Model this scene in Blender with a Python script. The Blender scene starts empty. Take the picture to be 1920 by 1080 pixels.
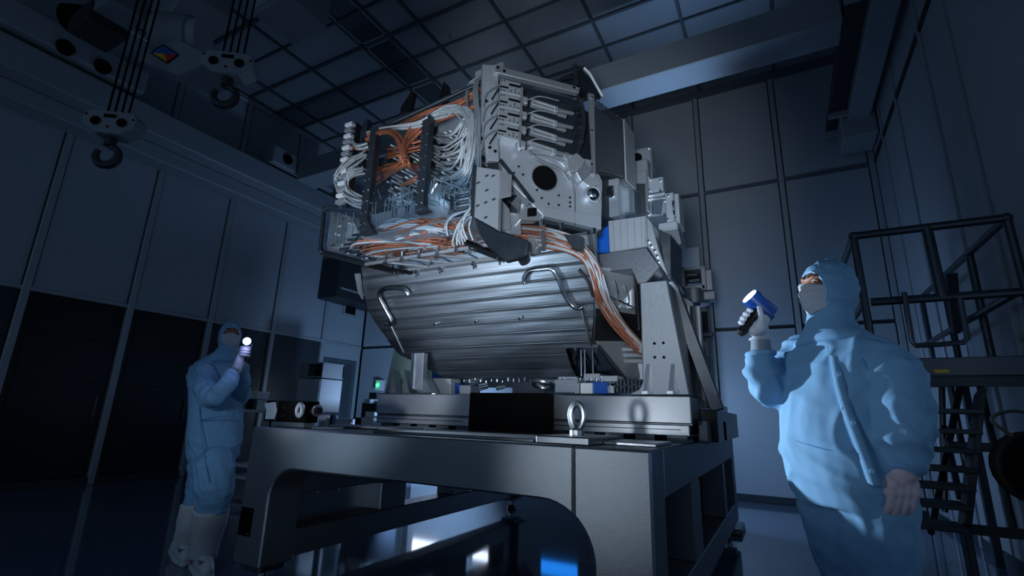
import bpy, bmesh, math, random
import numpy as np
from mathutils import Vector, noise
from mathutils.geometry import tessellate_polygon
random.seed(7)
rnd = random.random
S = bpy.context.scene
COL = S.collection
def U(a, b): return a + (b - a) * rnd()

# ------------------------------------------------------------------ camera
CAM_H = 1.15; FPX = 915.75
YAW, PITCH, ROLL = [math.radians(v) for v in (28.872, 14.653, 1.782)]
def cam_axes():
    cy, sy = math.cos(YAW), math.sin(YAW)
    f = np.array([-sy*math.cos(PITCH), cy*math.cos(PITCH), math.sin(PITCH)])
    r = np.array([cy, sy, 0.0]); u = np.cross(r, f)
    cr, sr = math.cos(ROLL), math.sin(ROLL)
    return np.array([cr*r + sr*u, -sr*r + cr*u, f])
CM = cam_axes(); CC = np.array([0, 0, CAM_H])
def ray(x, y): return CM.T @ np.array([(x-960)/FPX, (540-y)/FPX, 1.0])
def at(px_, py_, **k):
    """world point where the sight line of a measured pixel meets the plane x=, y= or z="""
    (ax, v), = k.items(); i = "xyz".index(ax); d = ray(px_, py_)
    return Vector(CC + d*((v - CC[i])/d[i]))
from mathutils import Matrix
cam = bpy.data.objects.new('camera', bpy.data.cameras.new('camera')); COL.objects.link(cam)
cam.data.sensor_width = 36; cam.data.lens = 36*FPX/1920; cam.data.clip_start = 0.05
m4 = Matrix.Identity(4)
for r_ in range(3):
    m4[r_][0], m4[r_][1], m4[r_][2], m4[r_][3] = CM[0][r_], CM[1][r_], -CM[2][r_], CC[r_]
cam.matrix_world = m4
S.camera = cam

# ------------------------------------------------------------------ world, lights, exposure
S.view_settings.view_transform = 'Standard'; S.view_settings.look = 'None'
S.view_settings.gamma = 1; S.view_settings.use_curve_mapping = False
S.view_settings.exposure = 0.0
try: S.cycles.use_denoising = True
except Exception: pass
w = bpy.data.worlds.new('world'); S.world = w; w.use_nodes = True
w.node_tree.nodes['Background'].inputs[0].default_value = (0.42, 0.66, 1.0, 1)
w.node_tree.nodes['Background'].inputs[1].default_value = 0.17

def aim(o, tgt):
    d = Vector(tgt) - o.location
    o.rotation_euler = d.to_track_quat('-Z', 'Y').to_euler()
def area(name, loc, tgt, sx, sy, watts, col, spread=180):
    l = bpy.data.lights.new(name, 'AREA'); l.shape = 'RECTANGLE'; l.size = sx; l.size_y = sy
    l.energy = watts; l.color = col; l.spread = math.radians(spread)
    o = bpy.data.objects.new(name, l); COL.objects.link(o); o.location = loc; aim(o, tgt); return o
def spot(name, loc, tgt, watts, col, deg, blend=.5, rad=.05):
    l = bpy.data.lights.new(name, 'SPOT'); l.energy = watts; l.color = col
    l.spot_size = math.radians(deg); l.spot_blend = blend; l.shadow_soft_size = rad
    o = bpy.data.objects.new(name, l); COL.objects.link(o); o.location = loc; aim(o, tgt); return o
COOL = (0.62, 0.80, 1.0); BLUE = (0.36, 0.60, 1.0); WHITE = (0.82, 0.91, 1.0)
# added spots without a lamp body, imitating light painted on by hand
spot('added_spot_right', (-0.15, -0.3, 1.25), (-1.4, 3.0, 2.6), 520, WHITE, 52, .8, .25)
spot('added_spot_front', (-1.5, -0.9, 0.55), (-2.3, 3.0, 2.9), 95, COOL, 40, .8, .25)
spot('added_spot_left', (-2.95, 0.3, 0.6), (-2.75, 2.8, 2.6), 260, WHITE, 46, .8, .2)
spot('added_spot_stand', (-1.6, 0.15, 1.05), (-0.78, 2.4, 0.88), 46, WHITE, 29, 1.0, .08)
spot('added_spot_low', (-3.0, 0.65, 0.2), (-2.35, 3.2, 2.05), 120, COOL, 40, .8, .2)
spot('added_spot_gusset', (-3.2, 0.5, 1.15), (-2.8, 3.4, 1.38), 75, WHITE, 23, .7, .10)
spot('added_spot_rear', (0.35, 0.2, 0.9), (-0.95, 3.8, 2.75), 260, COOL, 20, .8, .12)
spot('added_spot_person', (-3.12, 2.70, 1.37), (0.10, 2.2, 1.36), 620, (.68, .84, 1.0), 40, .5, .03)  # added spot hovering over the stand without a body, lights the right person
spot('added_spot_fill', (-1.7, 0.1, 1.1), (0.12, 2.2, 1.32), 46, (.66, .82, 1.0), 25, .9, .1)  # added fill on the right person's chest
spot('added_spot_visitor', (-2.3, 0.5, 1.35), (-3.85, 2.45, 0.95), 26, COOL, 34, .9, .1)  # added soft fill on the left person
spot('added_spot_under', (-1.25, 1.2, 0.3), (-3.3, 3.1, 0.55), 22, COOL, 36, .9, .1)
# added area lights hidden behind the machine, no lamps there, washing the walls
area('added_wash_back', (-1.35, 6.6, 1.5), (0.3, 8.3, 0.9), 0.6, 0.4, 26, BLUE, 170)
area('added_wash_up', (-1.7, 6.55, 0.5), (-1.0, 5.98, 5.6), 0.5, 0.4, 8, BLUE, 36)
area('added_wash_side', (-5.0, 6.4, 0.5), (-8.0, 8.4, 2.2), 0.6, 0.4, 60, BLUE, 150)

# ------------------------------------------------------------------ materials
def lin(h):
    def c(v):
        v /= 255
        return v/12.92 if v <= .04045 else ((v+.055)/1.055)**2.4
    return (c(int(h[0:2], 16)), c(int(h[2:4], 16)), c(int(h[4:6], 16)), 1)
MATS = {}
def mat(name, hexc, metal=0.0, rough=0.5, bump=0, bscale=40, stretch=None, vary=0, emit=0, coat=0, sub=0, spec=None):
    m = bpy.data.materials.new(name); m.use_nodes = True; nt = m.node_tree; N = nt.nodes; L = nt.links
    b = N['Principled BSDF']; col = lin(hexc)
    b.inputs['Base Color'].default_value = col; b.inputs['Metallic'].default_value = metal
    b.inputs['Roughness'].default_value = rough
    if spec is not None: b.inputs['Specular IOR Level'].default_value = spec
    if coat: b.inputs['Coat Weight'].default_value = coat; b.inputs['Coat Roughness'].default_value = .05
    if emit:
        b.inputs['Emission Color'].default_value = col; b.inputs['Emission Strength'].default_value = emit
    if bump or vary:
        tc = N.new('ShaderNodeTexCoord'); mp = N.new('ShaderNodeMapping'); nz = N.new('ShaderNodeTexNoise')
        L.new(tc.outputs['Object'], mp.inputs[0]); L.new(mp.outputs[0], nz.inputs['Vector'])
        mp.inputs['Scale'].default_value = stretch or (1, 1, 1)
        nz.inputs['Scale'].default_value = bscale; nz.inputs['Detail'].default_value = 4
        if bump:
            bp = N.new('ShaderNodeBump'); bp.inputs['Strength'].default_value = bump; bp.inputs['Distance'].default_value = .01
            L.new(nz.outputs[0], bp.inputs['Height']); L.new(bp.outputs[0], b.inputs['Normal'])
        if vary:
            mx = N.new('ShaderNodeMix'); mx.data_type = 'RGBA'
            mx.inputs[6].default_value = tuple(v*(1-vary) for v in col[:3]) + (1,)
            mx.inputs[7].default_value = tuple(min(1, v*(1+vary)) for v in col[:3]) + (1,)
            L.new(nz.outputs[0], mx.inputs[0]); L.new(mx.outputs[2], b.inputs['Base Color'])
            mr = N.new('ShaderNodeMapRange'); mr.inputs[3].default_value = max(.03, rough-.12); mr.inputs[4].default_value = rough+.12
            L.new(nz.outputs[0], mr.inputs[0]); L.new(mr.outputs[0], b.inputs['Roughness'])
    MATS[name] = m; return m
mat('wall', '9aa4ae', 0, .45, vary=.06, bscale=2)
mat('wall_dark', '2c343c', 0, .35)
mat('door_dark', '10151b', 0, .3)
mat('door_grey', '4a5560', 0, .4)
mat('door_leaf', '3a444e', 0, .4)
mat('post', 'a4acb4', .3, .4)
mat('joint', '1c2228', 0, .5)
mat('trim_grey', '59626b', .2, .45)
mat('ceiling', '7d8790', 0, .55, vary=.10, bscale=1.5)
mat('tee', '4a525a', .2, .5)
mat('lamp_frame', '8a939b', .3, .4)
mat('lamp_glass', '3b444c', 0, .2)
mat('beam', '8d979f', 0, .5)
mat('beam_dark', '2c3238', .2, .5)
mat('floor', '566479', 0, .07, bump=.012, bscale=5, spec=.8)
mat('steel', 'a9aeb4', 1, .36, bump=.05, bscale=30, stretch=(1, 8, 12), vary=.10)
mat('steel_dark', '6b7177', 1, .38, vary=.10, bscale=8)
mat('stand_steel', '8a9198', 1, .47, bump=.16, bscale=300, vary=.10)
mat('alu', 'bcc2c9', .8, .38, bump=.03, bscale=40, stretch=(1, 1, 14), vary=.07)
mat('alu_bright', 'd6dce2', .75, .33, vary=.08, bscale=12)
mat('alu_matte', 'a4abb3', .55, .5)
mat('rib', '8f979f', 1, .42, bump=.32, bscale=2.4, stretch=(.4, 5, 12), vary=.10)
mat('anod', '3c444d', .7, .42)
mat('mirror_dark', '7d858d', 1, .10)
mat('crane_paint', '78828a', 0, .5)
mat('column_steel', '959ca4', .7, .42, bump=.05, bscale=30, stretch=(6, 6, 1), vary=.06)
mat('black', '050607', 0, .85, spec=.1)
mat('black_gloss', '0a0b0d', 0, .28)
mat('rubber', '14171b', 0, .6)
mat('copper', 'a8684f', .65, .36, bump=.6, bscale=160, vary=.25)
mat('hose', 'a9b1b8', .4, .38, bump=.5, bscale=200, vary=.15)
mat('hose_grey', '7f878e', .4, .45)
mat('white', 'd8dde2', 0, .4)
mat('white_plastic', 'c4cbd2', 0, .4)
mat('blue', '0b4fa8', 0, .4)
mat('chrome', 'd0d5da', 1, .12)
mat('sheen_steel', 'a9c7bb', .5, .42, bump=.1, bscale=25, vary=.15)  # greenish reflection put into the steel colour
mat('suit', '7aabd2', 0, .8, bump=.25, bscale=9, vary=.05)
mat('suit_hem', '9ec6e6', 0, .8)
mat('suit_seam', '5a94c6', 0, .8)
mat('skin', 'a5705a', 0, .5)
mat('mask', 'c0c6d0', 0, .8, bump=.1, bscale=20)
mat('glove', 'b4bac6', 0, .6, bump=.15, bscale=20)
mat('glove_pink', 'c9b7c2', 0, .6, bump=.15, bscale=20)
mat('boot', 'c9ccd0', 0, .7, bump=.2, bscale=14)
mat('cuff', '7d8a95', 0, .8)
mat('red', 'b5202a', 0, .5)
mat('eye_white', 'e4e2de', 0, .2)
mat('iris', '1b120d', 0, .15)
mat('brow', '33231b', 0, .8)
mat('torch_blue', '12428f', 0, .35)
mat('yellow', 'c9a21c', 0, .5)
mat('rail', '4b545d', .8, .4)
mat('tread', '3a4148', .5, .5)
mat('deck', '59626b', .4, .5)
mat('lens_white', 'eaf4ff', 0, .3, emit=30)
mat('lens_blue', 'cfd4ff', 0, .3, emit=60)
mat('led_green', '20ff50', 0, .3, emit=14)
mat('glow_white', 'dfeaff', 0, .3, emit=5)
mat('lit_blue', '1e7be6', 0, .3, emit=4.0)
def clear(name, tint, g=.16, rough=.06):
    m = bpy.data.materials.new(name); m.use_nodes = True; nt = m.node_tree; N = nt.nodes; L = nt.links
    N.remove(N['Principled BSDF']); out = N['Material Output']
    t = N.new('ShaderNodeBsdfTransparent'); t.inputs[0].default_value = lin(tint)
    gl = N.new('ShaderNodeBsdfGlossy'); gl.inputs['Roughness'].default_value = rough
    mx = N.new('ShaderNodeMixShader'); mx.inputs[0].default_value = g
    L.new(t.outputs[0], mx.inputs[1]); L.new(gl.outputs[0], mx.inputs[2])
    L.new(mx.outputs[0], out.inputs[0]); MATS[name] = m
clear('acrylic', 'f4f8fb', .045)
clear('tube_glass', 'b4c0ca', .34, .16)
def perf():
    m = bpy.data.materials.new('perforated'); m.use_nodes = True; nt = m.node_tree; N = nt.nodes; L = nt.links
    b = N['Principled BSDF']; out = N['Material Output']; b.inputs['Base Color'].default_value = lin('9aa1a8')
    b.inputs['Metallic'].default_value = 1; b.inputs['Roughness'].default_value = .4
    tc = N.new('ShaderNodeUVMap'); v = N.new('ShaderNodeTexVoronoi'); v.inputs['Scale'].default_value = 1; v.inputs['Randomness'].default_value = 0
    L.new(tc.outputs[0], v.inputs['Vector'])
    c = N.new('ShaderNodeMath'); c.operation = 'LESS_THAN'; c.inputs[1].default_value = .36; L.new(v.outputs['Distance'], c.inputs[0])
    t = N.new('ShaderNodeBsdfTransparent'); mx = N.new('ShaderNodeMixShader')
    L.new(c.outputs[0], mx.inputs[0]); L.new(b.outputs[0], mx.inputs[1]); L.new(t.outputs[0], mx.inputs[2]); L.new(mx.outputs[0], out.inputs[0])
    MATS['perforated'] = m
perf()

# ------------------------------------------------------------------ builders
def V(*a): return Vector(a)
class MB:
    def __init__(s): s.v = []; s.f = []; s.uv = None
    def add(s, vs, fs):
        o = len(s.v); s.v += [Vector(p) for p in vs]; s.f += [tuple(i+o for i in f) for f in fs]; return s
    def hexa(s, p):  # 4 bottom, 4 top
        return s.add(p, [(3, 2, 1, 0), (4, 5, 6, 7), (0, 1, 5, 4), (1, 2, 6, 5), (2, 3, 7, 6), (3, 0, 4, 7)])
    def box(s, x0, y0, z0, x1, y1, z1):
        x0, x1 = sorted((x0, x1)); y0, y1 = sorted((y0, y1)); z0, z1 = sorted((z0, z1))
        return s.hexa([(x0, y0, z0), (x1, y0, z0), (x1, y1, z0), (x0, y1, z0), (x0, y0, z1), (x1, y0, z1), (x1, y1, z1), (x0, y1, z1)])
    def obox(s, c, ex, ey, ez, hx, hy, hz):
        c, ex, ey, ez = Vector(c), Vector(ex), Vector(ey), Vector(ez)
        P = lambda a, b, d: c + ex*hx*a + ey*hy*b + ez*hz*d
        return s.hexa([P(-1, -1, -1), P(1, -1, -1), P(1, 1, -1), P(-1, 1, -1), P(-1, -1, 1), P(1, -1, 1), P(1, 1, 1), P(-1, 1, 1)])
    def bar(s, a, b, wx, wz, up=(0, 0, 1)):
        a, b = Vector(a), Vector(b); d = (b-a); L = d.length; d.normalize(); up = Vector(up)
        if abs(d.dot(up)) > .98: up = Vector((0, 1, 0))
        sx = d.cross(up).normalized(); uz = sx.cross(d)
        return s.obox((a+b)/2, sx, d, uz, wx/2, L/2, wz/2)
    def prism(s, poly, ext):
        """polygon of world points swept along ext (concave allowed)"""
        poly = [Vector(p) for p in poly]; ext = Vector(ext); n = len(poly)
        T = tessellate_polygon([poly])
        vs = poly + [p+ext for p in poly]
        fs = [t for t in T] + [tuple(i+n for i in reversed(t)) for t in T] + [(i, i+n, (i+1) % n+n, (i+1) % n) for i in range(n)]
        return s.add(vs, fs)
    def cyl(s, a, b, r0, r1=None, n=12, cap=True):
        a, b = Vector(a), Vector(b); r1 = r0 if r1 is None else r1
        d = (b-a).normalized(); t = Vector((0, 0, 1)) if abs(d.z) < .9 else Vector((1, 0, 0))
        x = d.cross(t).normalized(); y = d.cross(x)
        R = [x*math.cos(2*math.pi*i/n)+y*math.sin(2*math.pi*i/n) for i in range(n)]
        vs = [a+q*r0 for q in R] + [b+q*r1 for q in R]
        fs = [(i, (i+1) % n, (i+1) % n+n, i+n) for i in range(n)]
        if cap: fs += [tuple(range(n-1, -1, -1)), tuple(range(n, 2*n))]
        return s.add(vs, fs)
    def ring(s, c, ax, R, r, n=20, k=8):
        c, ax = Vector(c), Vector(ax).normalized(); t = Vector((0, 0, 1)) if abs(ax.z) < .9 else Vector((1, 0, 0))
        x = ax.cross(t).normalized(); y = ax.cross(x); vs = []; fs = []
        for i in range(n):
            a = 2*math.pi*i/n; q = x*math.cos(a)+y*math.sin(a)
            for j in range(k):
                b = 2*math.pi*j/k; vs.append(c+q*(R+r*math.cos(b))+ax*r*math.sin(b))
        for i in range(n):
            for j in range(k): fs.append((i*k+j, ((i+1) % n)*k+j, ((i+1) % n)*k+(j+1) % k, i*k+(j+1) % k))
        return s.add(vs, fs)
    def tube(s, path, r, n=6, cap=True):
        P = [Vector(p) for p in path]; rr = r if isinstance(r, (list, tuple)) else [r]*len(P)
        prev = None; vs = []; fs = []
        for i, p in enumerate(P):
            d = (P[min(i+1, len(P)-1)]-P[max(i-1, 0)]).normalized()
            if prev is None:
                t = Vector((0, 0, 1)) if abs(d.z) < .9 else Vector((1, 0, 0)); prev = d.cross(t).normalized()
            x = (prev - d*prev.dot(d)).normalized(); y = d.cross(x); prev = x
            vs += [p+(x*math.cos(2*math.pi*j/n)+y*math.sin(2*math.pi*j/n))*rr[i] for j in range(n)]
        for i in range(len(P)-1):
            for j in range(n): fs.append((i*n+j, i*n+(j+1) % n, (i+1)*n+(j+1) % n, (i+1)*n+j))
        if cap: fs += [tuple(range(n-1, -1, -1)), tuple(range(len(vs)-n, len(vs)))]
        return s.add(vs, fs)
    def loft(s, rings, cap=True):
        n = len(rings[0]); vs = [p for r in rings for p in r]; fs = []
        for i in range(len(rings)-1):
            for j in range(n): fs.append((i*n+j, i*n+(j+1) % n, (i+1)*n+(j+1) % n, (i+1)*n+j))
        if cap: fs += [tuple(range(n-1, -1, -1)), tuple(range(len(vs)-n, len(vs)))]
        return s.add(vs, fs)
    def ball(s, c, rx, ry=None, rz=None, n=12, k=8):
        c = Vector(c); ry = ry or rx; rz = rz or rx
        return s.loft([[c+V(rx*math.sin(t)*math.cos(2*math.pi*j/n), ry*math.sin(t)*math.sin(2*math.pi*j/n), rz*math.cos(t)) for j in range(n)]
                       for t in [math.pi*(i+.02)/(k+.04) for i in range(k+1)]])
    def build(s, name, m, parent=None, bevel=0, smooth=False, kind=None, label=None, sharp=35):
        o0 = WORLD(parent); k, dz = CAM_SCALE
        me = bpy.data.meshes.new(name); me.from_pydata([Vector((p.x*k, p.y*k, p.z*k+dz))-o0 for p in s.v], [], s.f)
        bm = bmesh.new(); bm.from_mesh(me); bmesh.ops.recalc_face_normals(bm, faces=bm.faces)
        if bevel:
            es = [e for e in bm.edges if len(e.link_faces) == 2 and e.calc_face_angle(0) > .6]
            bmesh.ops.bevel(bm, geom=es, offset=bevel, segments=1, affect='EDGES', clamp_overlap=True)
        bm.to_mesh(me); bm.free()
        me.materials.append(MATS[m] if isinstance(m, str) else m)
        o = bpy.data.objects.new(name, me); COL.objects.link(o)
        if parent is not None: o.parent = parent
        if smooth:
            for p in me.polygons: p.use_smooth = True
            try: me.set_sharp_from_angle(angle=math.radians(sharp))
            except Exception: pass
        if kind: o['kind'] = kind
        if label: o['label'] = label
        return o
CAM_SCALE = (1.0, 0.0)   # factor and z shift; stand and machine below are scaled about the camera
def WORLD(o):
    v = Vector((0, 0, 0))
    while o is not None: v += o.location; o = o.parent
    return v
def tag(o, label, cat, group=None):
    o['label'] = label; o['category'] = cat
    if group: o['group'] = group
    return o
def thing(name, label, cat, loc=(0, 0, 0), group=None):
    o = bpy.data.objects.new(name, None); COL.objects.link(o); o.location = loc; o.empty_display_size = .1
    return tag(o, label, cat, group)
def struct(o): o['kind'] = 'structure'; return o
def dup(root, off, label=None):
    """copy a thing with its parts and sub-parts, moved by off"""
    def cp(o, par):
        c = o.copy(); COL.objects.link(c); c.parent = par
        for ch in list(o.children): cp(ch, c)
        return c
    r = cp(root, None); r.location = root.location + Vector(off)
    if label: r['label'] = label
    return r
def cr(pts, seg=5):
    """Catmull-Rom path"""
    P = [Vector(p) for p in pts]; P = [P[0]*2-P[1]] + P + [P[-1]*2-P[-2]]; out = []
    for i in range(1, len(P)-2):
        a, b, c, d = P[i-1:i+3]
        for k in range(seg):
            t = k/seg; out.append(.5*((2*b)+(c-a)*t+(2*a-5*b+4*c-d)*t*t+(3*b-a-3*c+d)*t**3))
    out.append(P[-2]); return out
def ybox(mb, x0, y0, x1, y1, Y, dep):
    a, b = at(x0, y0, y=Y), at(x1, y1, y=Y); return mb.box(a.x, Y, b.z, b.x, Y+dep, a.z)
def yquad(mb, pts, Y, dep):
    return mb.prism([at(x, y, y=Y) for x, y in pts], (0, dep, 0))

# ================================================================== SETTING
XL, XR, YB, ZC, YF = -9.0, 1.62, 8.75, 7.25, -2.5
fl = struct(MB().box(XL-.2, YF, -.2, XR+.2, YB+.2, 0).build('floor', 'floor'))
# ---- left wall with its posts, panels and door bays
wl = struct(MB().box(XL-.2, YF, 0, XL-.06, YB+.2, ZC).build('wall_left', 'joint'))
YP = [-1.29, -.025, 1.24, 2.505, 3.771, 5.036, 6.302, 7.567, YB]
for i in range(len(YP)-1):
    a, b = YP[i]+.06, YP[i+1]-.06
    if i == len(YP)-2: b = YP[i+1]
    for z0, z1 in ((2.68, 5.08), (5.14, ZC)):
        MB().box(XL-.06, a, z0, XL, b, z1).build('panel', 'wall', wl, bevel=.006)
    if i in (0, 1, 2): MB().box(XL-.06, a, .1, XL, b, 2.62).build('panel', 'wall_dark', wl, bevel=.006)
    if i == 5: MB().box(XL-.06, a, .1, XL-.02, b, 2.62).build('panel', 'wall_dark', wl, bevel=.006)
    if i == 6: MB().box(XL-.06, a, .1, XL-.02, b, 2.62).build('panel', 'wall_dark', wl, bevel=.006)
    if i == 7: MB().box(XL-.06, a, .1, XL, b, 2.62).build('panel', 'wall', wl, bevel=.006)
for y in YP[:-1]:
    MB().box(XL-.06, y-.045, 0, XL+.035, y+.045, ZC).build('post', 'post', wl, bevel=.01)
for i in range(3, 5):
    d = struct(MB().box(XL-.07, YP[i]+.05, 0, XL-.035, YP[i+1]-.05, 2.62).build('door_%d' % (i-2), 'door_dark'))
    for z0, z1 in ((.12, .72), (.80, 1.36), (1.44, 1.98), (2.06, 2.55)):
        MB().box(XL-.035, YP[i]+.13, z0, XL-.02, YP[i+1]-(.30 if i == 4 else .13), z1).build('door_panel', 'door_dark', d, bevel=.008)
    MB().cyl((XL-.01, YP[i+1]-.16, .95), (XL-.01, YP[i+1]-.16, 1.25), .015, n=8).build('handle', 'rail', d, smooth=True)
struct(MB().box(XL-.02, YF, 2.62, XL+.02, YB, 2.68).build('trim_1', 'post', bevel=.006))
struct(MB().box(XL-.02, YF, 5.08, XL+.02, YB, 5.14).build('trim_2', 'trim_grey'))
struct(MB().box(XL, YF, ZC-.12, XL+.05, YB, ZC).build('trim_3', 'post', bevel=.01))
# ---- back wall
wb = struct(MB().box(XL-.2, YB+.06, 0, XR+.2, YB+.2, ZC).build('wall_back', 'joint'))
XP = [XL, -7.29, -6.02, -4.75, -3.48, -2.21, -.95, .32, 1.58]
for i in range(len(XP)-1):
    a, b = XP[i]+.055, XP[i+1]-.055
    for z0, z1 in ((.1, 2.62), (2.68, 5.12), (5.18, 7.12)):
        MB().box(a, YB, z0, b, YB+.06, z1).build('panel', 'wall', wb, bevel=.006)
for x in XP[1:]:
    MB().box(x-.04, YB-.035, 0, x+.04, YB+.06, ZC).build('post', 'post', wb, bevel=.01)
struct(MB().box(XL, YB-.02, 5.12, XR, YB+.06, 5.18).build('trim_4', 'trim_grey'))
struct(MB().box(XL, YB-.02, 0, XR, YB+.06, .1).build('baseboard_back', 'wall_dark', bevel=.006))
struct(MB().box(XL-.01, YF, 0, XL+.03, YB, .1).build('baseboard_left', 'wall_dark', bevel=.006))
struct(MB().box(XL, YB-.05, ZC-.14, XR, YB+.06, ZC).build('trim_5', 'trim_grey'))
# ---- right wall
wr = struct(MB().box(XR+.06, YF, 0, XR+.2, YB+.2, ZC).build('wall_right', 'joint'))
YR = [-1.3, -.03, 1.24, 2.5, 3.77, 5.04, 5.75, 7.0, 7.95, YB]
for i in range(len(YR)-1):
    for z0, z1 in ((.1, 5.16), (5.22, ZC)):
        MB().box(XR, YR[i]+.04, z0, XR+.06, YR[i+1]-.04, z1).build('panel', 'wall', wr, bevel=.006)
for y in YR[:-1]:
    MB().box(XR-.025, y-.03, 0, XR+.06, y+.03, ZC).build('post', 'post', wr, bevel=.008)
struct(MB().box(XR-.02, YF, 5.16, XR+.06, YB, 5.22).build('trim_6', 'joint'))
struct(MB().box(XR-.02, YF, 0, XR+.06, YB, .1).build('baseboard_right', 'wall_dark'))
# ---- ceiling of filter tiles
ce = struct(MB().box(XL-.2, YF, ZC+.05, XR+.2, YB+.2, ZC+.2).build('ceiling', 'joint'))
TX = [XL+.05, -8.35, -7.1, -5.83, -5.22, -4.6, -3.34, -2.1, -.85, .4, XR]
TY = [-2.5, -1.2, .03, 1.26, 1.88, 2.49, 3.1, 3.72, 4.34, 4.95, 5.55, 6.16, 6.78, 7.40, YB]
for i in range(len(TX)-1):
    lamp = i == 3
    ys = [y for k, y in enumerate(TY) if not (lamp and k in (4, 6, 8, 10, 12))]
    for j in range(len(ys)-1):
        MB().box(TX[i]+.018, ys[j]+.012, ZC+.012, TX[i+1]-.018, ys[j+1]-.012, ZC+.05).build('ceiling_tile', 'lamp_glass' if lamp else 'ceiling', ce, bevel=.004)
        if lamp and ys[j] > 1:
            f = MB()
            for q in ((TX[i]+.02, ys[j]+.03, TX[i]+.06, ys[j+1]-.03), (TX[i+1]-.06, ys[j]+.03, TX[i+1]-.02, ys[j+1]-.03),
                      (TX[i]+.02, ys[j]+.03, TX[i+1]-.02, ys[j]+.07), (TX[i]+.02, ys[j+1]-.07, TX[i+1]-.02, ys[j+1]-.03)):
                f.box(q[0], q[1], ZC-.012, q[2], q[3], ZC+.02)
            f.build('lamp_frame', 'lamp_frame', ce)
for x in TX[1:-1]: MB().box(x-.022, YF, ZC-.03, x+.022, YB, ZC+.03).build('ceiling_bar', 'tee', ce)
for k, y in enumerate(TY[1:-1]):
    w_ = .024 if y in (1.26, 2.49, 3.72, 4.95, 6.16, 7.4) else .014
    MB().box(XL, y-w_, ZC-.025, XR, y+w_, ZC+.02).build('ceiling_bar', 'tee', ce)
MB().cyl((-4.36, 5.40, ZC-.05), (-4.36, 5.40, ZC+.02), .05, n=12).build('sprinkler_rose', 'lamp_frame', ce, smooth=True)
MB().box(-5.12, 4.02, ZC-.02, -4.72, 4.10, ZC+.02).build('warning_strip', 'red', ce, label='dark red strip')

# ================================================================== CRANE
cr_l = thing('crane_runway_beam', 'long pale crane runway beam fixed along the left wall', 'crane beam', (-8.6, 3, 5.4))
MB().box(-9.0, YF, 5.27, -8.3, 8.6, 5.70).build('beam', 'beam', cr_l, bevel=.02)
MB().box(-9.0, YF, 5.02, -8.62, 8.6, 5.27).build('lower_flange', 'beam', cr_l, bevel=.02)
MB().box(-8.60, YF, 5.70, -8.48, 8.6, 5.76).build('rail', 'beam_dark', cr_l)
cr_r = thing('crane_runway_beam', 'crane runway beam running under the ceiling along the right wall', 'crane beam', (1.4, 3, 5.7))
MB().box(1.25, YF, 5.60, 1.53, 5.55, 5.95).build('beam', 'beam', cr_r, bevel=.012)
MB().box(1.25, 5.57, 5.60, 1.53, 8.3, 5.95).build('beam', 'beam', cr_r, bevel=.012)
MB().box(1.02, YF, 5.72, 1.22, 8.6, 5.86).build('power_rail', 'beam_dark', cr_r, bevel=.01)
for y in (5.55, 7.95, 8.5): MB().box(1.0, y-.03, 5.64, 1.27, y+.03, 5.72).build('bracket', 'beam', cr_r)
MB().box(1.16, 8.05, 5.32, 1.60, 8.6, 5.93).build('end_box', 'beam', cr_r, bevel=.02)
br = thing('crane_bridge', 'pale crane bridge girder spanning the hall behind the machine', 'crane beam', (-3.5, 6, 5.8))
MB().box(-8.2, 5.74, 5.60, 1.0, 6.20, 6.02).build('girder', 'beam', br, bevel=.012)
MB().box(-8.72, 5.2, 5.76, -8.22, 6.7, 6.12).build('end_carriage', 'beam', br, bevel=.02)
for y in (5.5, 6.35): MB().cyl((-8.24, y, 5.94), (-8.19, y, 5.94), .10, n=16).build('wheel_hole', 'black', br)
br2 = thing('crane_bridge', 'dark crane bridge overhead at the upper left with two round holes in its carriage', 'crane beam', (-5, 1.6, 6))
MB().box(-8.2, 1.0, 6.2, 1.0, 1.35, 6.55).build('girder', 'beam', br2, bevel=.012)
def lft(px, py, x=-8.22): return at(px, py, x=x)
p0, p1 = lft(70, 40), lft(262, 150)
MB().box(-8.72, p0.y-.6, 5.78, -8.22, p1.y+.1, 6.16).build('end_carriage', 'beam', br2, bevel=.02)
for px_, py_ in ((122, 89), (192, 125)):
    q = lft(px_, py_); MB().cyl((-8.24, q.y, q.z), (-8.195, q.y, q.z), .105, n=20).build('wheel_hole', 'black', br2)
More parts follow.
